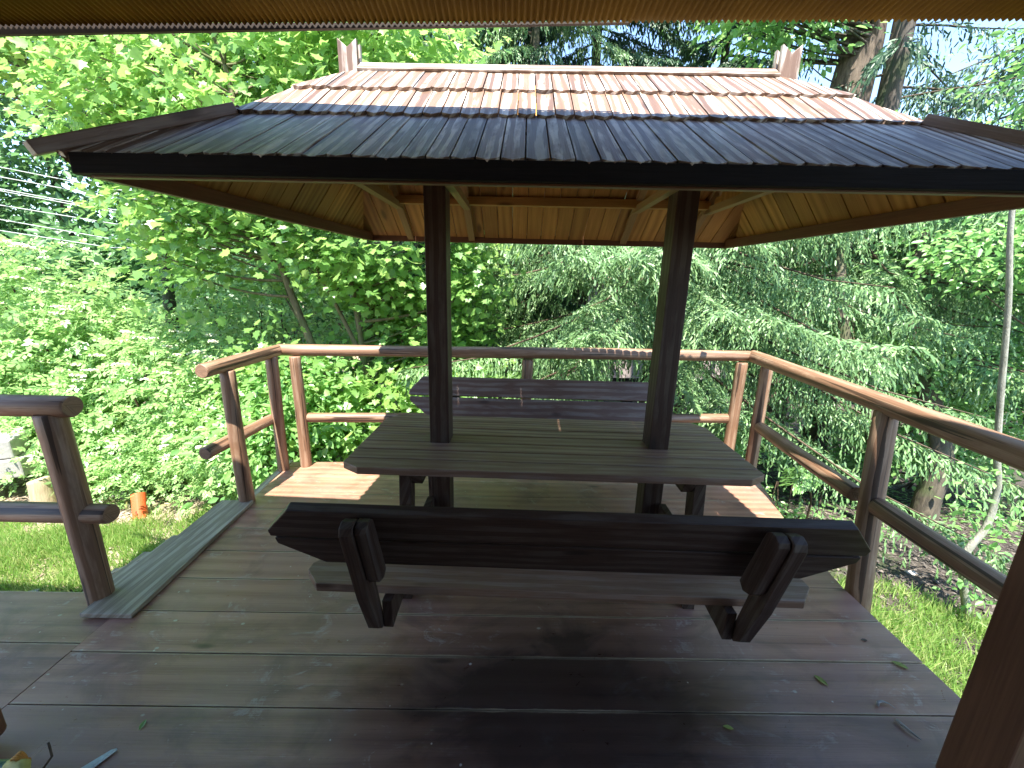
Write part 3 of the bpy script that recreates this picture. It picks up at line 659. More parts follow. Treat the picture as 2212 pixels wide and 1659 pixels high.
def foliage(name, blobs, K, m_, size, tmpl, matn, parent, spread=(.22, .22, .07), flat=.65, out=.5, droop=.25, inner=.45, front=.4, holes=0.0, ex=True):
    C, d = blob_pts(blobs, K, inner, front)
    if holes:
        q_ = np.sin(C[:, 0] * 2.3 + 1) * np.sin(C[:, 2] * 2.9 + C[:, 1]) + .5 * np.sin(C[:, 0] * 5.1 + C[:, 2] * 4.3)
        kk = q_ < (1 - holes * 1.6); C, d = C[kk], d[kk]
    K = len(C); h = nrmz(d * np.array([1, 1, .25]) + rng.normal(scale=.45, size=(K, 3)) * np.array([1, 1, .3]))
    Pn = np.repeat(C, m_, 0); n_ = len(Pn); H_ = np.repeat(h, m_, 0); D_ = np.repeat(d, m_, 0)
    off = rng.normal(size=(n_, 3)) * np.array(spread); off[:, 2] -= droop * (off[:, 0] ** 2 + off[:, 1] ** 2) * 1.2
    Pn = Pn + off
    Td = nrmz(H_ * .6 + nrmz(off + 1e-6) * .7 + rng.normal(scale=.35, size=(n_, 3)) + np.array([0, 0, -droop]))
    Nn = nrmz(np.array([0, 0, 1.0]) * flat + D_ * out * .6 + np.array([-.08, -.38, .1]) + rng.normal(scale=.42, size=(n_, 3)))
    S_ = size * rng.uniform(.5, 1.3, n_)
    k = keep(Pn, ex); tv, tf = tmpl
    return scatter(name, tv, tf, Pn[k], Td[k], Nn[k], S_[k], matn, parent), C
def branches(name, trunk, C, n, r0, m, parent, rmin=.004):
    """curved limbs from the nearest lower trunk point to clump centres"""
    q = MB(); tp = np.array(trunk); sel = rng.permutation(len(C))[:n]
    for i in sel:
        c = C[i]
        if not keep(c[None])[0]: continue
        dd = np.linalg.norm(tp - c, axis=1) + np.maximum(0, tp[:, 2] - c[2] + .3) * 2; j = int(np.argmin(dd)); a = tp[j]
        L = np.linalg.norm(c - a); mid = (a + c) / 2 + np.array([0, 0, -.10 * L]) + rng.normal(scale=.05 * L, size=3)
        pts = [(1 - t) ** 2 * a + 2 * t * (1 - t) * mid + t * t * c for t in np.linspace(0, 1, 7)]
        if any(not keep(p_[None])[0] for p_ in pts[1:]): continue
        rr = min(r0, .006 + .009 * L); q.tube(pts, [rr * (1 - t) + rmin * t for t in np.linspace(0, 1, 7)], 6, 0, False)
    if q.v: return q.build(name, m, parent)
def densify(path, n=6):
    P_ = np.array(path, float); out = []
    for i in range(len(P_) - 1):
        for t in np.linspace(0, 1, n, endpoint=False): out.append(P_[i] * (1 - t) + P_[i + 1] * t)
    out.append(P_[-1]); return np.array(out)
def smooth_path(path, n=5):
    P_ = [np.array(p_, float) for p_ in path]; P_ = [2 * P_[0] - P_[1]] + P_ + [2 * P_[-1] - P_[-2]]; out = []
    for i in range(1, len(P_) - 2):
        for t in np.linspace(0, 1, n, endpoint=False):
            a, b, c, d = P_[i - 1], P_[i], P_[i + 1], P_[i + 2]
            out.append(.5 * ((2 * b) + (c - a) * t + (2 * a - 5 * b + 4 * c - d) * t * t + (3 * b - a - 3 * c + d) * t ** 3))
    out.append(P_[-2]); return out
def trunk(parent, paths, m, wob=.05, seg=12):
    allp = []
    for pth, r0, r1 in paths:
        sp = smooth_path(pth); q = MB(); n = len(sp); q.tube(sp, [r0 + (r1 - r0) * (i / (n - 1)) ** .8 for i in range(n)], seg, wob, False); q.build('trunk', m, parent); allp.append(np.array(sp))
    return np.concatenate(allp)
def tree_obj(name, label, cat, base, group=None):
    e = empty(name, (0, 0, 0)); tag(e, label, cat, group); return e
MP, OV, EL5, FI, SM = (MAPLE_V, MAPLE_F), (OV_V, OV_F), (ELD_V, ELD_F), (FI_V, FI_F), (EL_V, EL_F)

# ------------------------------------------------------------------ maples on the left
TG = 'trees around the deck'
t = tree_obj('maple_tree', 'bright green maple with slanting thin trunks behind the far left deck corner', 'tree', 0, TG)
tp = trunk(t, [([(-1.70, 4.4, -.9), (-1.85, 4.35, -.2), (-2.02, 4.3, .55), (-2.25, 4.3, 1.3), (-2.5, 4.35, 2.2), (-2.7, 4.4, 3.4)], .060, .02),
               ([(-1.50, 4.45, -.9), (-1.56, 4.4, .1), (-1.57, 4.35, .62), (-1.62, 4.35, 1.2), (-1.72, 4.4, 2.3), (-1.6, 4.5, 3.4)], .048, .015),
               ([(-1.57, 4.35, .62), (-1.75, 4.3, 1.1), (-1.98, 4.25, 1.7), (-2.05, 4.2, 2.4)], .030, .010)], 'bark_young')
cr, C = foliage('crown', [(-2.5, 4.5, 3.1, 1.9, 1.0, 1.1), (-1.5, 4.6, 2.0, 1.2, .8, .9), (-2.6, 4.5, 1.6, 1.0, .9, .8), (-3.4, 4.4, 2.5, .8, .8, .8), (-1.3, 4.3, 3.4, 1.0, .8, .7), (-1.5, 5.2, .9, .9, .5, .6, .7), (-.9, 4.9, 1.5, .8, .7, .9, .8)], 2300, 13, .078, MP, 'maple', t, spread=(.18, .18, .08), holes=.42)
branches('limbs', tp, C, 150, .022, 'bark_young', t)
t = tree_obj('maple_tree', 'leafy maple reaching over the left side with yellow-green sunlit top', 'tree', 0, TG)
tp = trunk(t, [([(-5.2, 6.2, -.8), (-5.0, 6.1, 1.2), (-4.8, 6.0, 3.0), (-4.4, 6.0, 5.0)], .11, .03)], 'bark')
cr, C = foliage('crown', [(-5.0, 5.6, 4.6, 2.2, 1.2, 1.1), (-3.0, 5.8, 4.3, 1.8, 1.0, 1.2), (-6.9, 5.6, 4.7, 1.4, 1.2, .9), (-1.6, 5.6, 4.0, 1.3, .9, 1.0)], 2300, 13, .085, MP, 'maple', t, spread=(.24, .24, .09), holes=.4)
branches('limbs', tp, C, 100, .03, 'bark', t)
t = tree_obj('maple_tree', 'low maple sapling with dense leaves just beyond the far left railing', 'tree', 0, TG)
tp = trunk(t, [([(-1.25, 4.9, -.9), (-1.2, 4.8, .0), (-1.25, 4.7, .9)], .035, .012)], 'bark_young')
cr, C = foliage('crown', [(-1.35, 4.2, .15, .7, .5, .45), (-2.2, 3.95, .35, .6, .45, .5), (-.7, 4.7, .5, .6, .5, .6)], 320, 12, .09, MP, 'maple', t, spread=(.16, .16, .07))
# ------------------------------------------------------------------ elders and shrubs on the left
def shrub(name, label, blobs, K, m_, size, tmpl, matn, stems, group, flowers=0, spread=(.14, .14, .06), holes=.2, fr=.10, cat='bush', inner=.5):
    t = tree_obj(name, label, cat, 0, group); q = MB(); x, y, z = blobs[0][:3]
    for i in range(stems):
        b = blobs[i % len(blobs)]; a = (b[0] + random.uniform(-.3, .3) * b[3], b[1] + random.uniform(-.2, .3) * b[4], gz(b[0], b[1]) - .05); e = (b[0] + random.uniform(-.8, .8) * b[3], b[1] + random.uniform(-.7, .5) * b[4], b[2] + random.uniform(0, .8) * b[5])
        pm = tuple((a[j] + e[j]) / 2 + random.uniform(-.1, .1) for j in range(3)); q.tube(smooth_path([a, pm, e], 4), [.018 - .0013 * k for k in range(9)], 6, 0, False)
    tag(q.build('stems', 'twig', t), kind='stuff')
    cr, C = foliage('leaves', blobs, int(K * 1.25), m_, size, tmpl, matn, t, spread=spread, holes=holes, inner=inner)
    if flowers:
        sel = [c for c in C if keep(c[None])[0]]
        B = np.array([b[:6] for b in blobs]); top = sorted(sel, key=lambda c: -(c[2] * 1.0 - c[1] * 1.1 + random.uniform(-.5, .5)))[:flowers]
        Pn = []
        for c in top:
            k = 46; a = rng.uniform(0, 6.28, k); r = np.sqrt(rng.random(k)) * rng.uniform(.5, 1.1) * fr
            Pn.append(np.stack([c[0] + r * np.cos(a), c[1] + r * np.sin(a) - .03, c[2] + .10 + .02 * rng.random(k) - r * r * 2 - .3 * r * np.sin(a)], 1))
        Pn = np.concatenate(Pn); n_ = len(Pn)
        o = scatter('blossoms', [(-.5, -.5, 0), (.5, -.5, 0), (.5, .5, 0), (-.5, .5, 0)], [(0, 1, 2, 3)], Pn, rng.normal(size=(n_, 3)) * np.array([1, 1, .2]), np.array([[0, -.5, 1.0]]) + rng.normal(scale=.3, size=(n_, 3)), rng.uniform(.010, .020, n_), 'flower', t); tag(o, kind='stuff')
    return t
SG = 'bushes beyond the deck'
shrub('elder_bush', 'tall elder bush with flat cream blossoms at the left edge of the view', [(-5.4, 4.6, .9, 1.1, .8, .95), (-4.6, 4.7, .55, 1.0, .8, .7), (-6.3, 4.8, .6, 1.0, .9, 1.0)], 900, 7, .13, EL5, 'elder', 16, SG, 75, fr=.085)
shrub('elder_bush', 'lower elder bush with scattered blossoms in front of the maple trunks', [(-3.5, 4.3, .35, 1.0, .7, .55), (-2.9, 4.2, .1, .8, .6, .5), (-4.2, 4.3, .1, .9, .7, .5)], 800, 7, .115, EL5, 'elder', 14, SG, 40, fr=.07)
shrub('bramble_bush', 'low tangled bramble bush behind the rotting stump and concrete blocks', [(-4.4, 3.9, -.15, .9, .45, .4), (-5.2, 3.9, -.1, .7, .5, .45)], 420, 8, .085, EL5, 'elder', 12, SG, 8, fr=.05)
shrub('bramble_bush', 'low tangled bramble bush behind the orange pipe', [(-3.1, 3.75, -.25, .8, .4, .35), (-2.5, 3.7, -.2, .55, .4, .42), (-3.7, 3.75, -.3, .5, .35, .3)], 480, 8, .08, EL5, 'elder', 16, SG, 6, fr=.05)
shrub('leafy_bush', 'fresh green bush right beside the far end of the short log railing', [(-2.15, 3.45, .0, .35, .35, .5), (-1.9, 3.75, .25, .5, .3, .5)], 260, 9, .075, OV, 'hornbeam', 8, SG)
shrub('leafy_bush', 'small green bush glimpsed under the far railing below the table corner', [(-1.0, 4.0, -.2, .7, .35, .35), (-.3, 4.1, -.25, .6, .35, .35)], 260, 9, .07, OV, 'elder', 8, SG)
shrub('leafy_bush', 'wide pale green thicket between the maple stems and the left spruce', [(-.5, 6.2, .3, 1.0, .7, .9), (.4, 6.4, .1, 1.0, .7, .7), (-1.5, 6.6, .5, 1.0, .8, 1.0)], 700, 8, .09, OV, 'hornbeam', 12, SG)
shrub('leafy_bush', 'feathery grey-green bush in the shaded gap behind the elders', [(-5.0, 7.4, 1.0, 1.2, .9, 1.0), (-3.8, 7.2, .8, 1.2, .9, 1.1)], 900, 9, .08, OV, 'elder', 12, SG)

# ------------------------------------------------------------------ spruces
def spruce(label, base, height, r0, matn, nb, L0, zmin, zmax, azr=(0, 360), fsz=.085, droop=.35, tilt=0.0, step=.04, dens=19, name='spruce_tree', zb=None):
    t = tree_obj(name, label, 'tree', 0, TG); bx, by, bz = base
    trunk(t, [([(bx, by, bz - .2), (bx + .02, by, bz + height * .3), (bx - .02, by, bz + height * .65), (bx + tilt, by, bz + height)], r0, r0 * .3)], 'bark', .06, 14)
    q = MB(); PP, TT, NN, SS = [], [], [], []
    for i in range(nb):
        f = (i + .5) / nb; z = zmin + (zmax - zmin) * f; az = rad(random.uniform(*azr)); L = L0 * (1 - .55 * f * (zmax - zmin) / max(height, 1)) * random.uniform(.7, 1.15)
        dh = np.array([math.cos(az), math.sin(az), 0]); pe = np.array([-dh[1], dh[0], 0]); b0 = np.array([bx, by, z]); n = max(4, int(L / step))
        ts = np.linspace(.12, 1, n); dr = droop * random.uniform(.7, 1.3)
        c = b0 + dh * (ts * L)[:, None]; c[:, 2] += -dr * L * (ts ** 1.5) + .16 * L * ts ** 4
        ii = [0, n // 4, n // 2, 3 * n // 4, n - 1]
        if keep(c[ii]).all(): q.tube([b0] + [c[j] for j in ii], [.022, .019, .015, .011, .007, .003], 6, 0, False)
        for sd_ in (-1, 1):
            tl = (.10 + .42 * (1 - np.abs(ts - .45) * 1.1)) * min(1.0, L / 1.6) * rng.uniform(.6, 1.15, n); us = np.linspace(.08, 1, dens)
            u = us[None, :, None]; l_ = tl[:, None, None]
            hang = rng.uniform(.35, 1.05, n)[:, None, None]
            pos = c[:, None, :] + pe * sd_ * l_ * (u - .28 * u ** 2) + dh * .35 * l_ * u + np.array([0, 0, -1.0]) * l_ * (u ** 1.6) * hang
            dirs = nrmz(pe * sd_ * (.9 - .6 * u) + dh * .3 + np.array([0, 0, -1.0]) * (.5 + 1.3 * u * hang) + rng.normal(scale=.42, size=(n, dens, 3)))
            PP.append(pos.reshape(-1, 3)); TT.append(dirs.reshape(-1, 3))
    Pn = np.concatenate(PP); Td = np.concatenate(TT); n_ = len(Pn); k = keep(Pn)
    Nn = nrmz(np.array([[-.1, -.6, .55]]) + rng.normal(scale=.5, size=(n_, 3)))
    scatter('crown', FI_V, FI_F, Pn[k], Td[k], Nn[k], (fsz * rng.uniform(.6, 1.3, n_))[k], matn, t); q.build('limbs', 'twig', t); return t
spruce('spruce with long drooping fresh green branches behind the right roof post', (1.9, 5.4, -1.2), 4.8, .11, 'spruce', 70, 3.2, .75, 3.4, (150, 385), .050, .42)
spruce('spruce with hanging tassels and a dark trunk between the two roof posts', (.30, 6.9, -1.2), 11.0, .13, 'spruce', 66, 1.9, .2, 7.0, (140, 400), .055, .5)
spruce('slender spruce standing behind the left roof post', (-.55, 7.6, -1.2), 11.0, .12, 'spruce_dark', 56, 1.7, 1.0, 7.5, (150, 390), .08, .5)
spruce('spruce with broad sweeping branches right of the deck corner', (4.95, 6.0, -1.6), 10.0, .15, 'spruce', 40, 2.4, 1.0, 3.0, (140, 400), .055, .35)
spruce('dark spruce with curtain-like branches above the middle of the roof', (1.5, 8.6, -1.2), 12.0, .15, 'spruce_dark', 60, 2.1, 2.6, 9.0, (150, 390), .09, .6)
spruce('tall dark spruce with thin bare branches against the blue sky', (5.9, 7.3, -1.6), 13.0, .20, 'spruce_dark', 34, 2.7, 1.0, 8.0, (130, 400), .10, .38, dens=8, step=.08)
spruce('dark spruce filling the gap behind the right finial', (4.3, 9.6, -1.4), 12.0, .15, 'spruce_dark', 44, 1.8, 2.0, 9.0, (150, 390), .10, .55)
spruce('dark spruce with hanging twigs behind the left finial', (-1.4, 9.0, -1.2), 12.0, .15, 'spruce_dark', 50, 1.9, 2.0, 9.0, (150, 390), .10, .55)
spruce('dark spruce at the far right edge behind the hornbeam leaves', (8.6, 7.6, -1.6), 12.0, .18, 'spruce_dark', 32, 2.6, -.5, 6.0, (120, 300), .12, .4, dens=8, step=.08)
t = tree_obj('young_spruce', 'tiny spruce spray with pale fresh tips poking up at the right deck corner', 'tree', 0, TG)
q = MB(); q.tube(smooth_path([(2.75, 3.3, -.85), (2.70, 3.2, -.3), (2.45, 3.05, -.05)], 4), [.012 - .001 * k for k in range(9)], 6, 0, False); q.build('trunk', 'twig', t)
Pn = []; Td = []
for k in range(16):
    for sd_ in (-1, 1):
        for j in range(7):
            c_ = np.array([2.78 - .34 * k / 15, 3.25 - .15 * k / 15, .02 + .05 * math.sin(k / 5) - .12 * k / 15]); l_ = .17 * (1 - abs(k / 15 - .4)) * j / 6
            Pn.append(c_ + np.array([-.5 * l_, sd_ * l_, -.6 * l_])); Td.append([-.6, sd_ * .6, -.7 + random.uniform(-.3, .3)])
scatter('crown', FI_V, FI_F, np.array(Pn), np.array(Td), np.array([[-.1, -.5, .7]]) + rng.normal(scale=.4, size=(len(Pn), 3)), rng.uniform(.04, .06, len(Pn)), 'hornbeam', t)
# tall bare trunks upper right
t = tree_obj('ash_tree', 'tall grey trunk leaning slightly above the right end of the shingled roof', 'tree', 0, TG)
p0, p1, p2 = at(1838, 190, 7.6), at(1872, 47, 7.6), at(1890, -60, 7.6)
tp = trunk(t, [([(p0[0] - .5, 7.6, -1.6), (p0[0] - .25, 7.6, 1.2), p0, p1, p2, (p2[0] + .35, 7.7, 8.5)], .36, .22), ([(p0[0] + .05, 7.5, p0[2] + .3), (p0[0] - .05, 7.3, p1[2] - .1), (p0[0] - .6, 7.2, p1[2] + .6)], .07, .04)], 'bark_grey', .05, 18)
cr, C = foliage('crown', [(4.35, 7.6, 5.5, .8, .7, .55), (3.6, 7.4, 6.0, 1.0, .9, .7)], 240, 12, .13, OV, 'hornbeam', t, spread=(.22, .22, .1))
branches('limbs', tp, C, 40, .03, 'bark', t)
t = tree_obj('mossy_tree', 'leaning mossy trunk on the dark forest floor right of the railing', 'tree', 0, TG)
b = at(1995, 1135, 4.3); tp = trunk(t, [([(b[0], b[1], b[2] - .3), at(2000, 1090, 4.3), at(2035, 960, 4.35), (4.75, 4.75, 1.0), (5.0, 5.2, 2.2), (5.1, 5.5, 3.0)], .17, .03)], 'bark_mossy')
cr, C = foliage('crown', [(6.3, 6.0, 3.0, 1.1, .8, .8)], 160, 12, .085, OV, 'hornbeam', t)
t = tree_obj('bare_tree', 'straight brown trunk behind the right railing post', 'tree', 0, TG)
b = at(1868, 1190, 4.2); tp = trunk(t, [([(b[0], b[1], b[2] - .3), at(1880, 1080, 4.2), at(1893, 960, 4.25), (3.75, 4.5, 1.0), (3.85, 5.0, 2.2), (3.95, 5.3, 3.0)], .125, .03)], 'bark_mossy')
cr, C = foliage('crown', [(4.0, 5.3, 2.9, .7, .5, .4)], 90, 12, .085, OV, 'hornbeam', t)
# sapling
t = tree_obj('sapling', 'thin pale sapling with a curved stem on the grass right of the deck', 'sapling', 0)
tp = trunk(t, [([(3.08, 2.2, -.62), (3.03, 2.2, -.48), (2.96, 2.2, -.31), (2.91, 2.2, -.10), (2.98, 2.2, .10), (2.97, 2.2, .35), (2.89, 2.2, .60), (2.80, 2.2, .95), (2.68, 2.2, 1.45), (2.55, 2.2, 1.9), (2.5, 2.2, 2.35)], .025, .011)], 'bark_pale', .06)
Pc = np.array([(2.95, 2.15, -.38), (2.93, 2.12, -.30), (3.08, 2.2, .0), (2.98, 2.25, .12), (2.86, 2.2, .22), (3.15, 2.2, .25), (2.93, 2.2, .45), (3.1, 2.25, .1)])
Pn = np.repeat(Pc, 22, 0) + rng.normal(size=(22 * len(Pc), 3)) * np.array([.055, .055, .05]); n_ = len(Pn)
scatter('leaves', OV_V, OV_F, Pn, rng.normal(size=(n_, 3)) + np.array([0, 0, -.3]), np.array([[0, -.4, .9]]) + rng.normal(scale=.4, size=(n_, 3)), rng.uniform(.035, .06, n_), 'hornbeam', t)
# hornbeams on the right
t = tree_obj('hornbeam_tree', 'hornbeam with small pale green leaves hanging in from the right edge', 'tree', 0, TG)
tp = trunk(t, [([(6.2, 4.2, -1.2), (6.0, 4.2, 1.0), (5.7, 4.3, 3.0), (5.3, 4.4, 5.0)], .10, .03)], 'bark')
cr, C = foliage('crown', [(4.9, 4.0, 1.95, 1.0, .6, .42), (5.6, 4.1, 3.6, 1.2, .7, .6), (6.0, 4.2, 1.5, .8, .6, .6), (6.2, 4.0, 2.6, .7, .6, .7)], 800, 12, .075, OV, 'hornbeam', t, spread=(.17, .17, .045), holes=.2)
branches('limbs', tp, C, 80, .02, 'twig', t)
t = tree_obj('hornbeam_tree', 'shrubby hornbeam filling the middle right behind the thick log railing', 'tree', 0, TG)
tp = trunk(t, [([(5.4, 5.4, -1.6), (5.2, 5.3, 0), (5.0, 5.2, 1.2)], .05, .02), ([(6.4, 5.6, -1.6), (6.3, 5.4, .2), (6.1, 5.3, 1.2)], .05, .02)], 'bark')
cr, C = foliage('crown', [(5.0, 4.8, .55, 1.0, .6, .55), (4.1, 5.0, .75, .8, .5, .35), (6.1, 5.0, .4, 1.0, .7, .8), (5.6, 5.0, -.45, 1.1, .6, .5), (7.2, 5.2, .2, 1.0, .8, 1.0)], 1050, 11, .075, OV, 'hornbeam', t, spread=(.17, .17, .05), holes=.3)
branches('limbs', tp, C, 90, .02, 'twig', t)
shrub('leafy_bush', 'dark leafy undergrowth bush behind the mossy trunk', [(5.2, 6.2, -.9, 1.2, .7, .5), (6.6, 6.0, -.8, 1.2, .7, .6), (4.0, 6.6, -.6, 1.0, .7, .6)], 800, 9, .08, OV, 'hornbeam', 14, SG, holes=.3)
shrub('leafy_bush', 'green thicket behind the right corner of the deck under the spruce', [(2.6, 5.0, -.6, .8, .5, .45), (1.2, 4.8, -.5, .9, .5, .35), (.2, 4.9, -.5, .8, .5, .4)], 500, 9, .07, OV, 'hornbeam', 14, SG, holes=.3)
shrub('small_plant', 'small bright green plant on the dark soil just beyond the deck corner', [at(1715, 1115, 3.3) + (.10, .10, .07)], 18, 9, .05, OV, 'hornbeam', 5, 'small plants on the forest floor', spread=(.05, .05, .03), holes=0, cat='plant')
shrub('small_plant', 'low bluish green plant on the dark soil beneath the lower right rail', [at(1640, 1085, 3.7) + (.12, .10, .06)], 18, 9, .05, OV, 'elder', 5, 'small plants on the forest floor', spread=(.05, .05, .03), holes=0, cat='plant')
# ------------------------------------------------------------------ far trees, each with its own crown and trunk
FG = 'trees far behind the garden'
far = [(-13.5, 13, 5.5, 3.4, 5.0, 'wide dark tree behind the overhead cables at the left edge'), (-9.5, 14, 5.5, 2.8, 4.0, 'dark blue-green tree behind the right part of the cables'),
       (-5.5, 13, 4.0, 2.6, 3.6, 'dark tree seen between the maple and the cables'), (-9.0, 10.5, 1.0, 2.2, 1.8, 'low dark tree behind the tall elder bush'),
       (-2.0, 14, 4.5, 2.6, 4.2, 'dark tree behind the maple crown left of the left finial'), (1.0, 15, 3.5, 2.6, 4.0, 'dark tree behind the middle of the roof ridge'),
       (4.6, 14.5, 2.2, 2.2, 2.8, 'dark tree behind the right roof post'), (8.0, 13.5, 1.6, 2.4, 2.6, 'dark tree behind the thick log railing'),
       (11.5, 13, 2.2, 2.4, 3.2, 'dark tree right of the tall dark spruce'), (15.0, 12.5, 3.0, 2.6, 4.0, 'dark tree at the far right edge of the view'), (-17, 12, 5.5, 3, 5.5, 'dark tree at the far left edge of the view')]
for (x, y, z, rx, rz, lab) in far:
    t = tree_obj('far_tree', lab, 'tree', 0, FG); tp = trunk(t, [([(x, y, -1.5), (x + .2, y, 1.5), (x, y, z + rz * .5)], .2, .08)], 'bark')
    foliage('crown', [(x, y, z, rx, 1.6, rz), (x + .9, y - .4, z - rz * .4, rx * .8, 1.4, rz * .6), (x - 1.0, y - .4, z + rz * .2, rx * .7, 1.3, rz * .6)], 1400, 8, .24, OV, 'far_leaf', t, spread=(.4, .4, .15), holes=.3, ex=False)
foliage_o, _ = foliage('wood', [(x_, 19 + 2 * math.sin(x_), 1.5, 3.0, 1.5, 3.6) for x_ in np.arange(-26, 27, 2.6)], 3800, 8, .45, OV, 'far_leaf', None, spread=(.7, .7, .3), ex=False, inner=.3)
tag(foliage_o, 'dense green woodland closing the view behind all the trees', 'woodland', kind='stuff')
# ------------------------------------------------------------------ house glimpsed through the trees
H_ = empty('house', (4.6, 12.2, -1.3)); tag(H_, 'pale house with faded red roof glimpsed between the spruces', 'house')
q = MB(); q.box(-2.2, 2.2, 0, 4, 0, 3.0); q.build('wall', 'wall', H_)
q = MB(); q.prism([(-2.5, -.3, 2.95), (2.5, -.3, 2.95), (2.5, 2.0, 4.6), (-2.5, 2.0, 4.6)], .08, 0); q.prism([(2.5, 4.3, 2.95), (-2.5, 4.3, 2.95), (-2.5, 2.004, 4.6), (2.5, 2.004, 4.6)], .08, 0); q.build('roof', 'tiles', H_)
for x in (-1.4, 0, 1.4):
    q = MB(); q.box(x - .38, x + .38, -.03, .0, 1.2, 2.3); wf = q.build('window', 'wall', H_)
    q = MB(); q.box(x - .32, x + .32, -.034, -.03, 1.26, 2.24); q.build('pane', 'glass', wf)
# ------------------------------------------------------------------ overhead cables
for i, (a, b, lab) in enumerate((((0, 361), (250, 410), 'topmost'), ((0, 382), (250, 428), 'second from the top'), ((0, 408), (255, 455), 'third from the top, paired with the one below'), ((0, 412), (255, 460), 'fourth from the top, paired with the one above'), ((0, 443), (250, 484), 'second from the bottom but one'), ((0, 474), (240, 516), 'second from the bottom'), ((0, 498), (240, 535), 'lowest'))):
    lab = ['topmost', 'second from the top', 'upper one of the close pair', 'lower one of the close pair', 'next one below the close pair', 'second from the bottom', 'lowest'][i]
    A = Vector(at(a[0], a[1], 7.2)); B = Vector(at(b[0], b[1], 7.9)); d = B - A; p_ = [A - d * 2 + Vector((0, 0, .9)), A - d + Vector((0, 0, .25)), A, B, B + d * 1.2 + Vector((0, 0, .3)), B + d * 2.6 + Vector((0, 0, .9))]
    o = small_tube('overhead_cable', p_, .007, 'cable', None, 6); tag(o, 'pale overhead cable at the left, ' + lab + ' of the seven', 'cable', 'overhead cables at the left')
# ------------------------------------------------------------------ things on the ground, left
p = at(303, 1118, 3.15); q = MB(); a, b = Vector((0, 0, -.02)), Vector((-.07, .10, .17)); seg = 14
vs = []; r = .052
d = (b - a).normalized(); u = Vector((0, 0, 1)).cross(d).normalized(); v_ = d.cross(u)
for s_, rr in ((a, r), (b, r), (b, r * .88), (a, r * .88)):
    for k in range(seg + 1): th = math.pi * (k / seg) * 1.15 - .2; vs.append(s_ + u * (rr * math.cos(th)) - v_ * (-rr * math.sin(th)))
n_ = seg + 1; fs = []
for r_ in range(4):
    for k in range(seg): i0 = r_ * n_ + k; j0 = ((r_ + 1) % 4) * n_ + k; fs.append((i0, i0 + 1, j0 + 1, j0))
q.poly(vs, fs); o = q.build('orange_pipe', 'orange'); o.location = (p[0], p[1], gz(p[0], p[1])); tag(o, 'bright orange piece of plastic pipe leaning on the ground near the bushes', 'pipe')
def block(loc, size, rz, label, m='concrete', rx=0):
    q = MB(); sx, sy, sz = size; q.box(-sx / 2, sx / 2, -sy / 2, sy / 2, 0, sz); o = q.build('concrete_block', m, None, .012); o.location = loc; o.rotation_euler = (rx, 0, rz); tag(o, label, 'block', 'concrete blocks at the left edge')
bx_, by_ = -4.45, 3.30
block((bx_ - .22, by_ + .05, -.30), (.62, .30, .17), .45, 'lower grey concrete block of the stack at the left edge')
block((bx_ - .27, by_ + .05, -.125), (.60, .30, .17), .50, 'upper grey concrete block of the stack at the left edge')
block((bx_ - .40, by_ - .15, -.55), (.60, .34, .22), .35, 'pale concrete block at the foot of the stack')
q = MB(); pts = smooth_path([(0, 0, -.1), (.0, 0, .1), (-.015, .01, .26), (-.03, .01, .33)], 4); q.tube(pts, [.105 - .003 * i for i in range(len(pts))], 16, .10)
o = q.build('stump', 'dead_log'); o.location = (-4.02, 3.20, -.58); tag(o, 'pale barkless log stump standing beside the concrete blocks', 'stump')
q = MB(); pts = smooth_path([(0, 0, -.1), (.0, 0, .1), (.02, .0, .18)], 4); q.tube(pts, [.07] * len(pts), 14, .10)
o = q.build('stump', 'dead_log'); o.location = (-3.82, 3.22, -.58); tag(o, 'short mossy stump piece right of the taller pale stump', 'stump')
def stone(px, py, Y, s_, label):
    p = at(px, py, Y); q = bpy.data.meshes.new('stone'); import bmesh
    bm = bmesh.new(); bmesh.ops.create_icosphere(bm, subdivisions=2, radius=1)
    for v in bm.verts: v.co *= 1 + random.uniform(-.16, .16); v.co.x *= s_ * 1.5; v.co.y *= s_; v.co.z *= s_ * .55
    bm.to_mesh(q); bm.free(); q.materials.append(MAT['stone']); o = bpy.data.objects.new('stone', q); COL.objects.link(o); o.location = (p[0], p[1], gz(p[0], p[1]) + s_ * .15); o.rotation_euler = (0, 0, random.uniform(0, 6)); tag(o, label, 'stone', 'stones lying around the deck')
stone(262, 1040, 3.55, .085, 'flat whitish stone right of the stumps near the bushes')
stone(120, 1120, 3.2, .06, 'pale stone just above the lower rail beside the short stump')
stone(60, 1262, 2.25, .05, 'small pale stone on the bare path beside the walkway')
stone(1712, 1227, 2.6, .035, 'round pale stone at the edge of the grass right of the deck') if False else None
stone(1972, 1228, 2.62, .028, 'pale stone on the leaf litter behind the right grass patch')
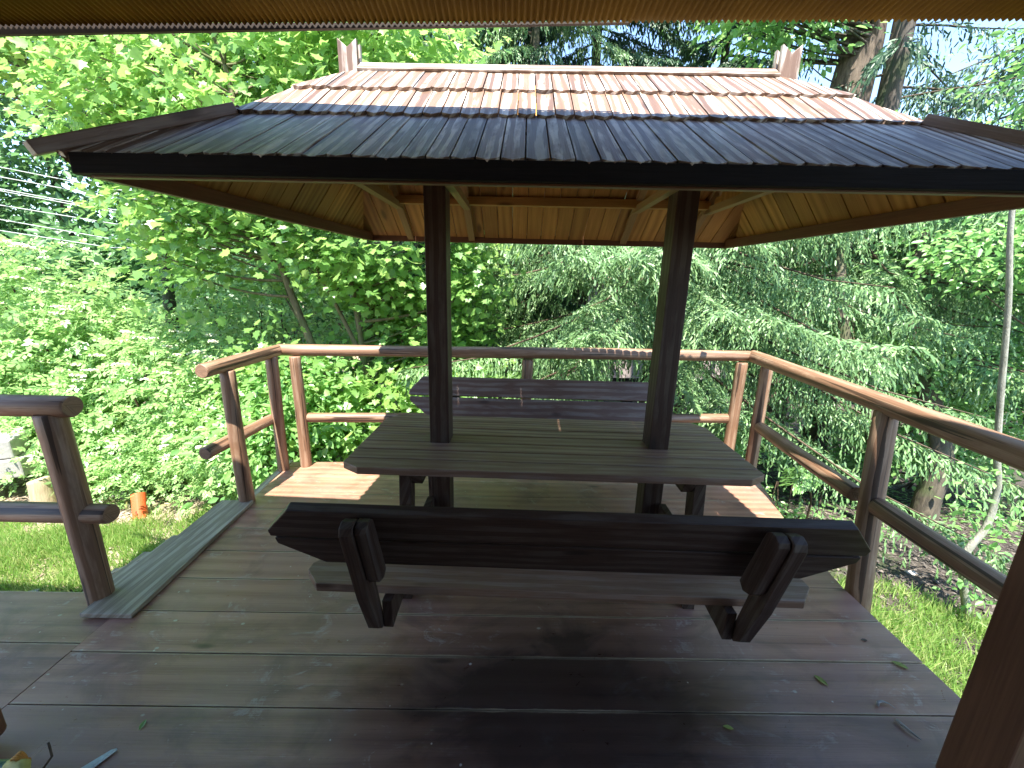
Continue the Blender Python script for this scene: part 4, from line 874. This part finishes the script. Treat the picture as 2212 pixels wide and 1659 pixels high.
# ------------------------------------------------------------------ grass and litter
def grass(name, regions, n, label):
    Pn = []
    for (cx, cy, rx, ry, w_) in regions:
        k = int(n * w_); a = rng.uniform(0, 6.283, k); r = rng.random(k) ** .5 * rng.uniform(.75, 1.08, k); Pn.append(np.stack([cx + rx * r * np.cos(a), cy + ry * r * np.sin(a)], 1))
    Pn = np.concatenate(Pn); cl = np.sin(Pn[:, 0] * 9 + np.sin(Pn[:, 1] * 7)) * np.sin(Pn[:, 1] * 11 + Pn[:, 0] * 3) + rng.normal(scale=.55, size=len(Pn)); Pn = Pn[cl > -.35]
    ok = ~((Pn[:, 0] > -2.7) & (Pn[:, 0] < 1.80) & (Pn[:, 1] < 2.45)) & ~((Pn[:, 0] > -1.85) & (Pn[:, 0] < 2.2) & (Pn[:, 1] < 3.4) & (Pn[:, 1] > 2.4)) & ~((Pn[:, 0] < -1.7) & (Pn[:, 1] < 1.70))
    Pn = Pn[ok]; z = np.array([gz(a, b) for a, b in Pn]); P3 = np.column_stack([Pn, z - .005]); n_ = len(P3)
    T3 = np.array([[0, 0, 1.0]]) + rng.normal(scale=.38, size=(n_, 3)); o = scatter(name, GR_V, GR_F, P3, T3, rng.normal(size=(n_, 3)) + np.array([0, -.8, 0]), rng.uniform(.035, .095, n_), 'grass')
    tag(o, label, 'grass', kind='stuff')
grass('grass', [(2.5, 1.75, .75, .75, .55), (3.2, 1.3, .8, .8, .25), (2.2, .9, .5, .8, .2)], 52000, 'bright green grass patch right of the deck edge')
grass('grass', [(-3.35, 2.6, .75, .42, .45), (-4.4, 2.7, .8, .5, .3), (-2.75, 2.95, .5, .4, .15), (-2.4, 2.9, .4, .3, .10)], 42000, 'bright green grass patch left of the wooden steps')
def litter(name, x0, x1, y0, y1, n, m, sz, label):
    P2 = np.stack([rng.uniform(x0, x1, n), rng.uniform(y0, y1, n)], 1); ok = ~((P2[:, 0] > -2.7) & (P2[:, 0] < 2.2) & (P2[:, 1] < 3.3)) & ~((P2[:, 0] < -1.7) & (P2[:, 1] < 1.70)); P2 = P2[ok]
    z = np.array([gz(a, b) for a, b in P2]); n_ = len(P2)
    o = scatter(name, EL_V, EL_F, np.column_stack([P2, z + .008]), rng.normal(size=(n_, 3)) * np.array([1, 1, .15]), np.array([[0, 0, 1.0]]) + rng.normal(scale=.3, size=(n_, 3)), rng.uniform(.5, 1.3, n_) * sz, m); tag(o, label, 'leaf litter', kind='stuff')
MAT['litter'] = leaf_mat('dry_litter', (.045, .038, .032), (.085, .072, .06), (.24, .20, .165), .05, .8)
MAT['pale_litter'] = leaf_mat('pale_litter', (.16, .12, .08), (.28, .22, .15), (.5, .42, .32), .05, .8)
litter('leaf_litter', 2.3, 7.5, 1.2, 6.5, 16000, 'litter', .05, 'dry brown leaf litter on the forest floor right of the deck')
litter('leaf_litter', -6.5, -1.9, 1.7, 4.2, 7000, 'pale_litter', .045, 'pale dry litter on the path left of the steps')
litter('ground_cover', -2.5, 6.5, 3.5, 8.0, 9000, 'hornbeam', .07, 'low green ground cover behind the deck')
# bare undergrowth sticks on the right
for i, (px, py, Y, hx, lab) in enumerate(((1655, 1105, 3.6, .05, 'thin brown stick standing on the dark soil, leftmost of the row'), (1680, 1112, 3.55, -.03, 'thin brown stick in the middle of the row on the dark soil'), (1700, 1095, 3.8, .02, 'thicker upright stick right of the middle in the row'), (1760, 1105, 3.8, .06, 'thin leaning stick below the right rail, rightmost of the row'))):
    p = at(px, py, Y); g = gz(p[0], p[1]); q = MB(); q.tube(smooth_path([(0, 0, -.05), (hx * .5, 0, .25), (hx * 1.4, .03, .55)], 4), [.008 - .0005 * k for k in range(9)], 6, 0, False)
    o = q.build('stick', 'twig'); o.location = (p[0], p[1], g); tag(o, lab, 'stick', 'bare sticks on the forest floor')
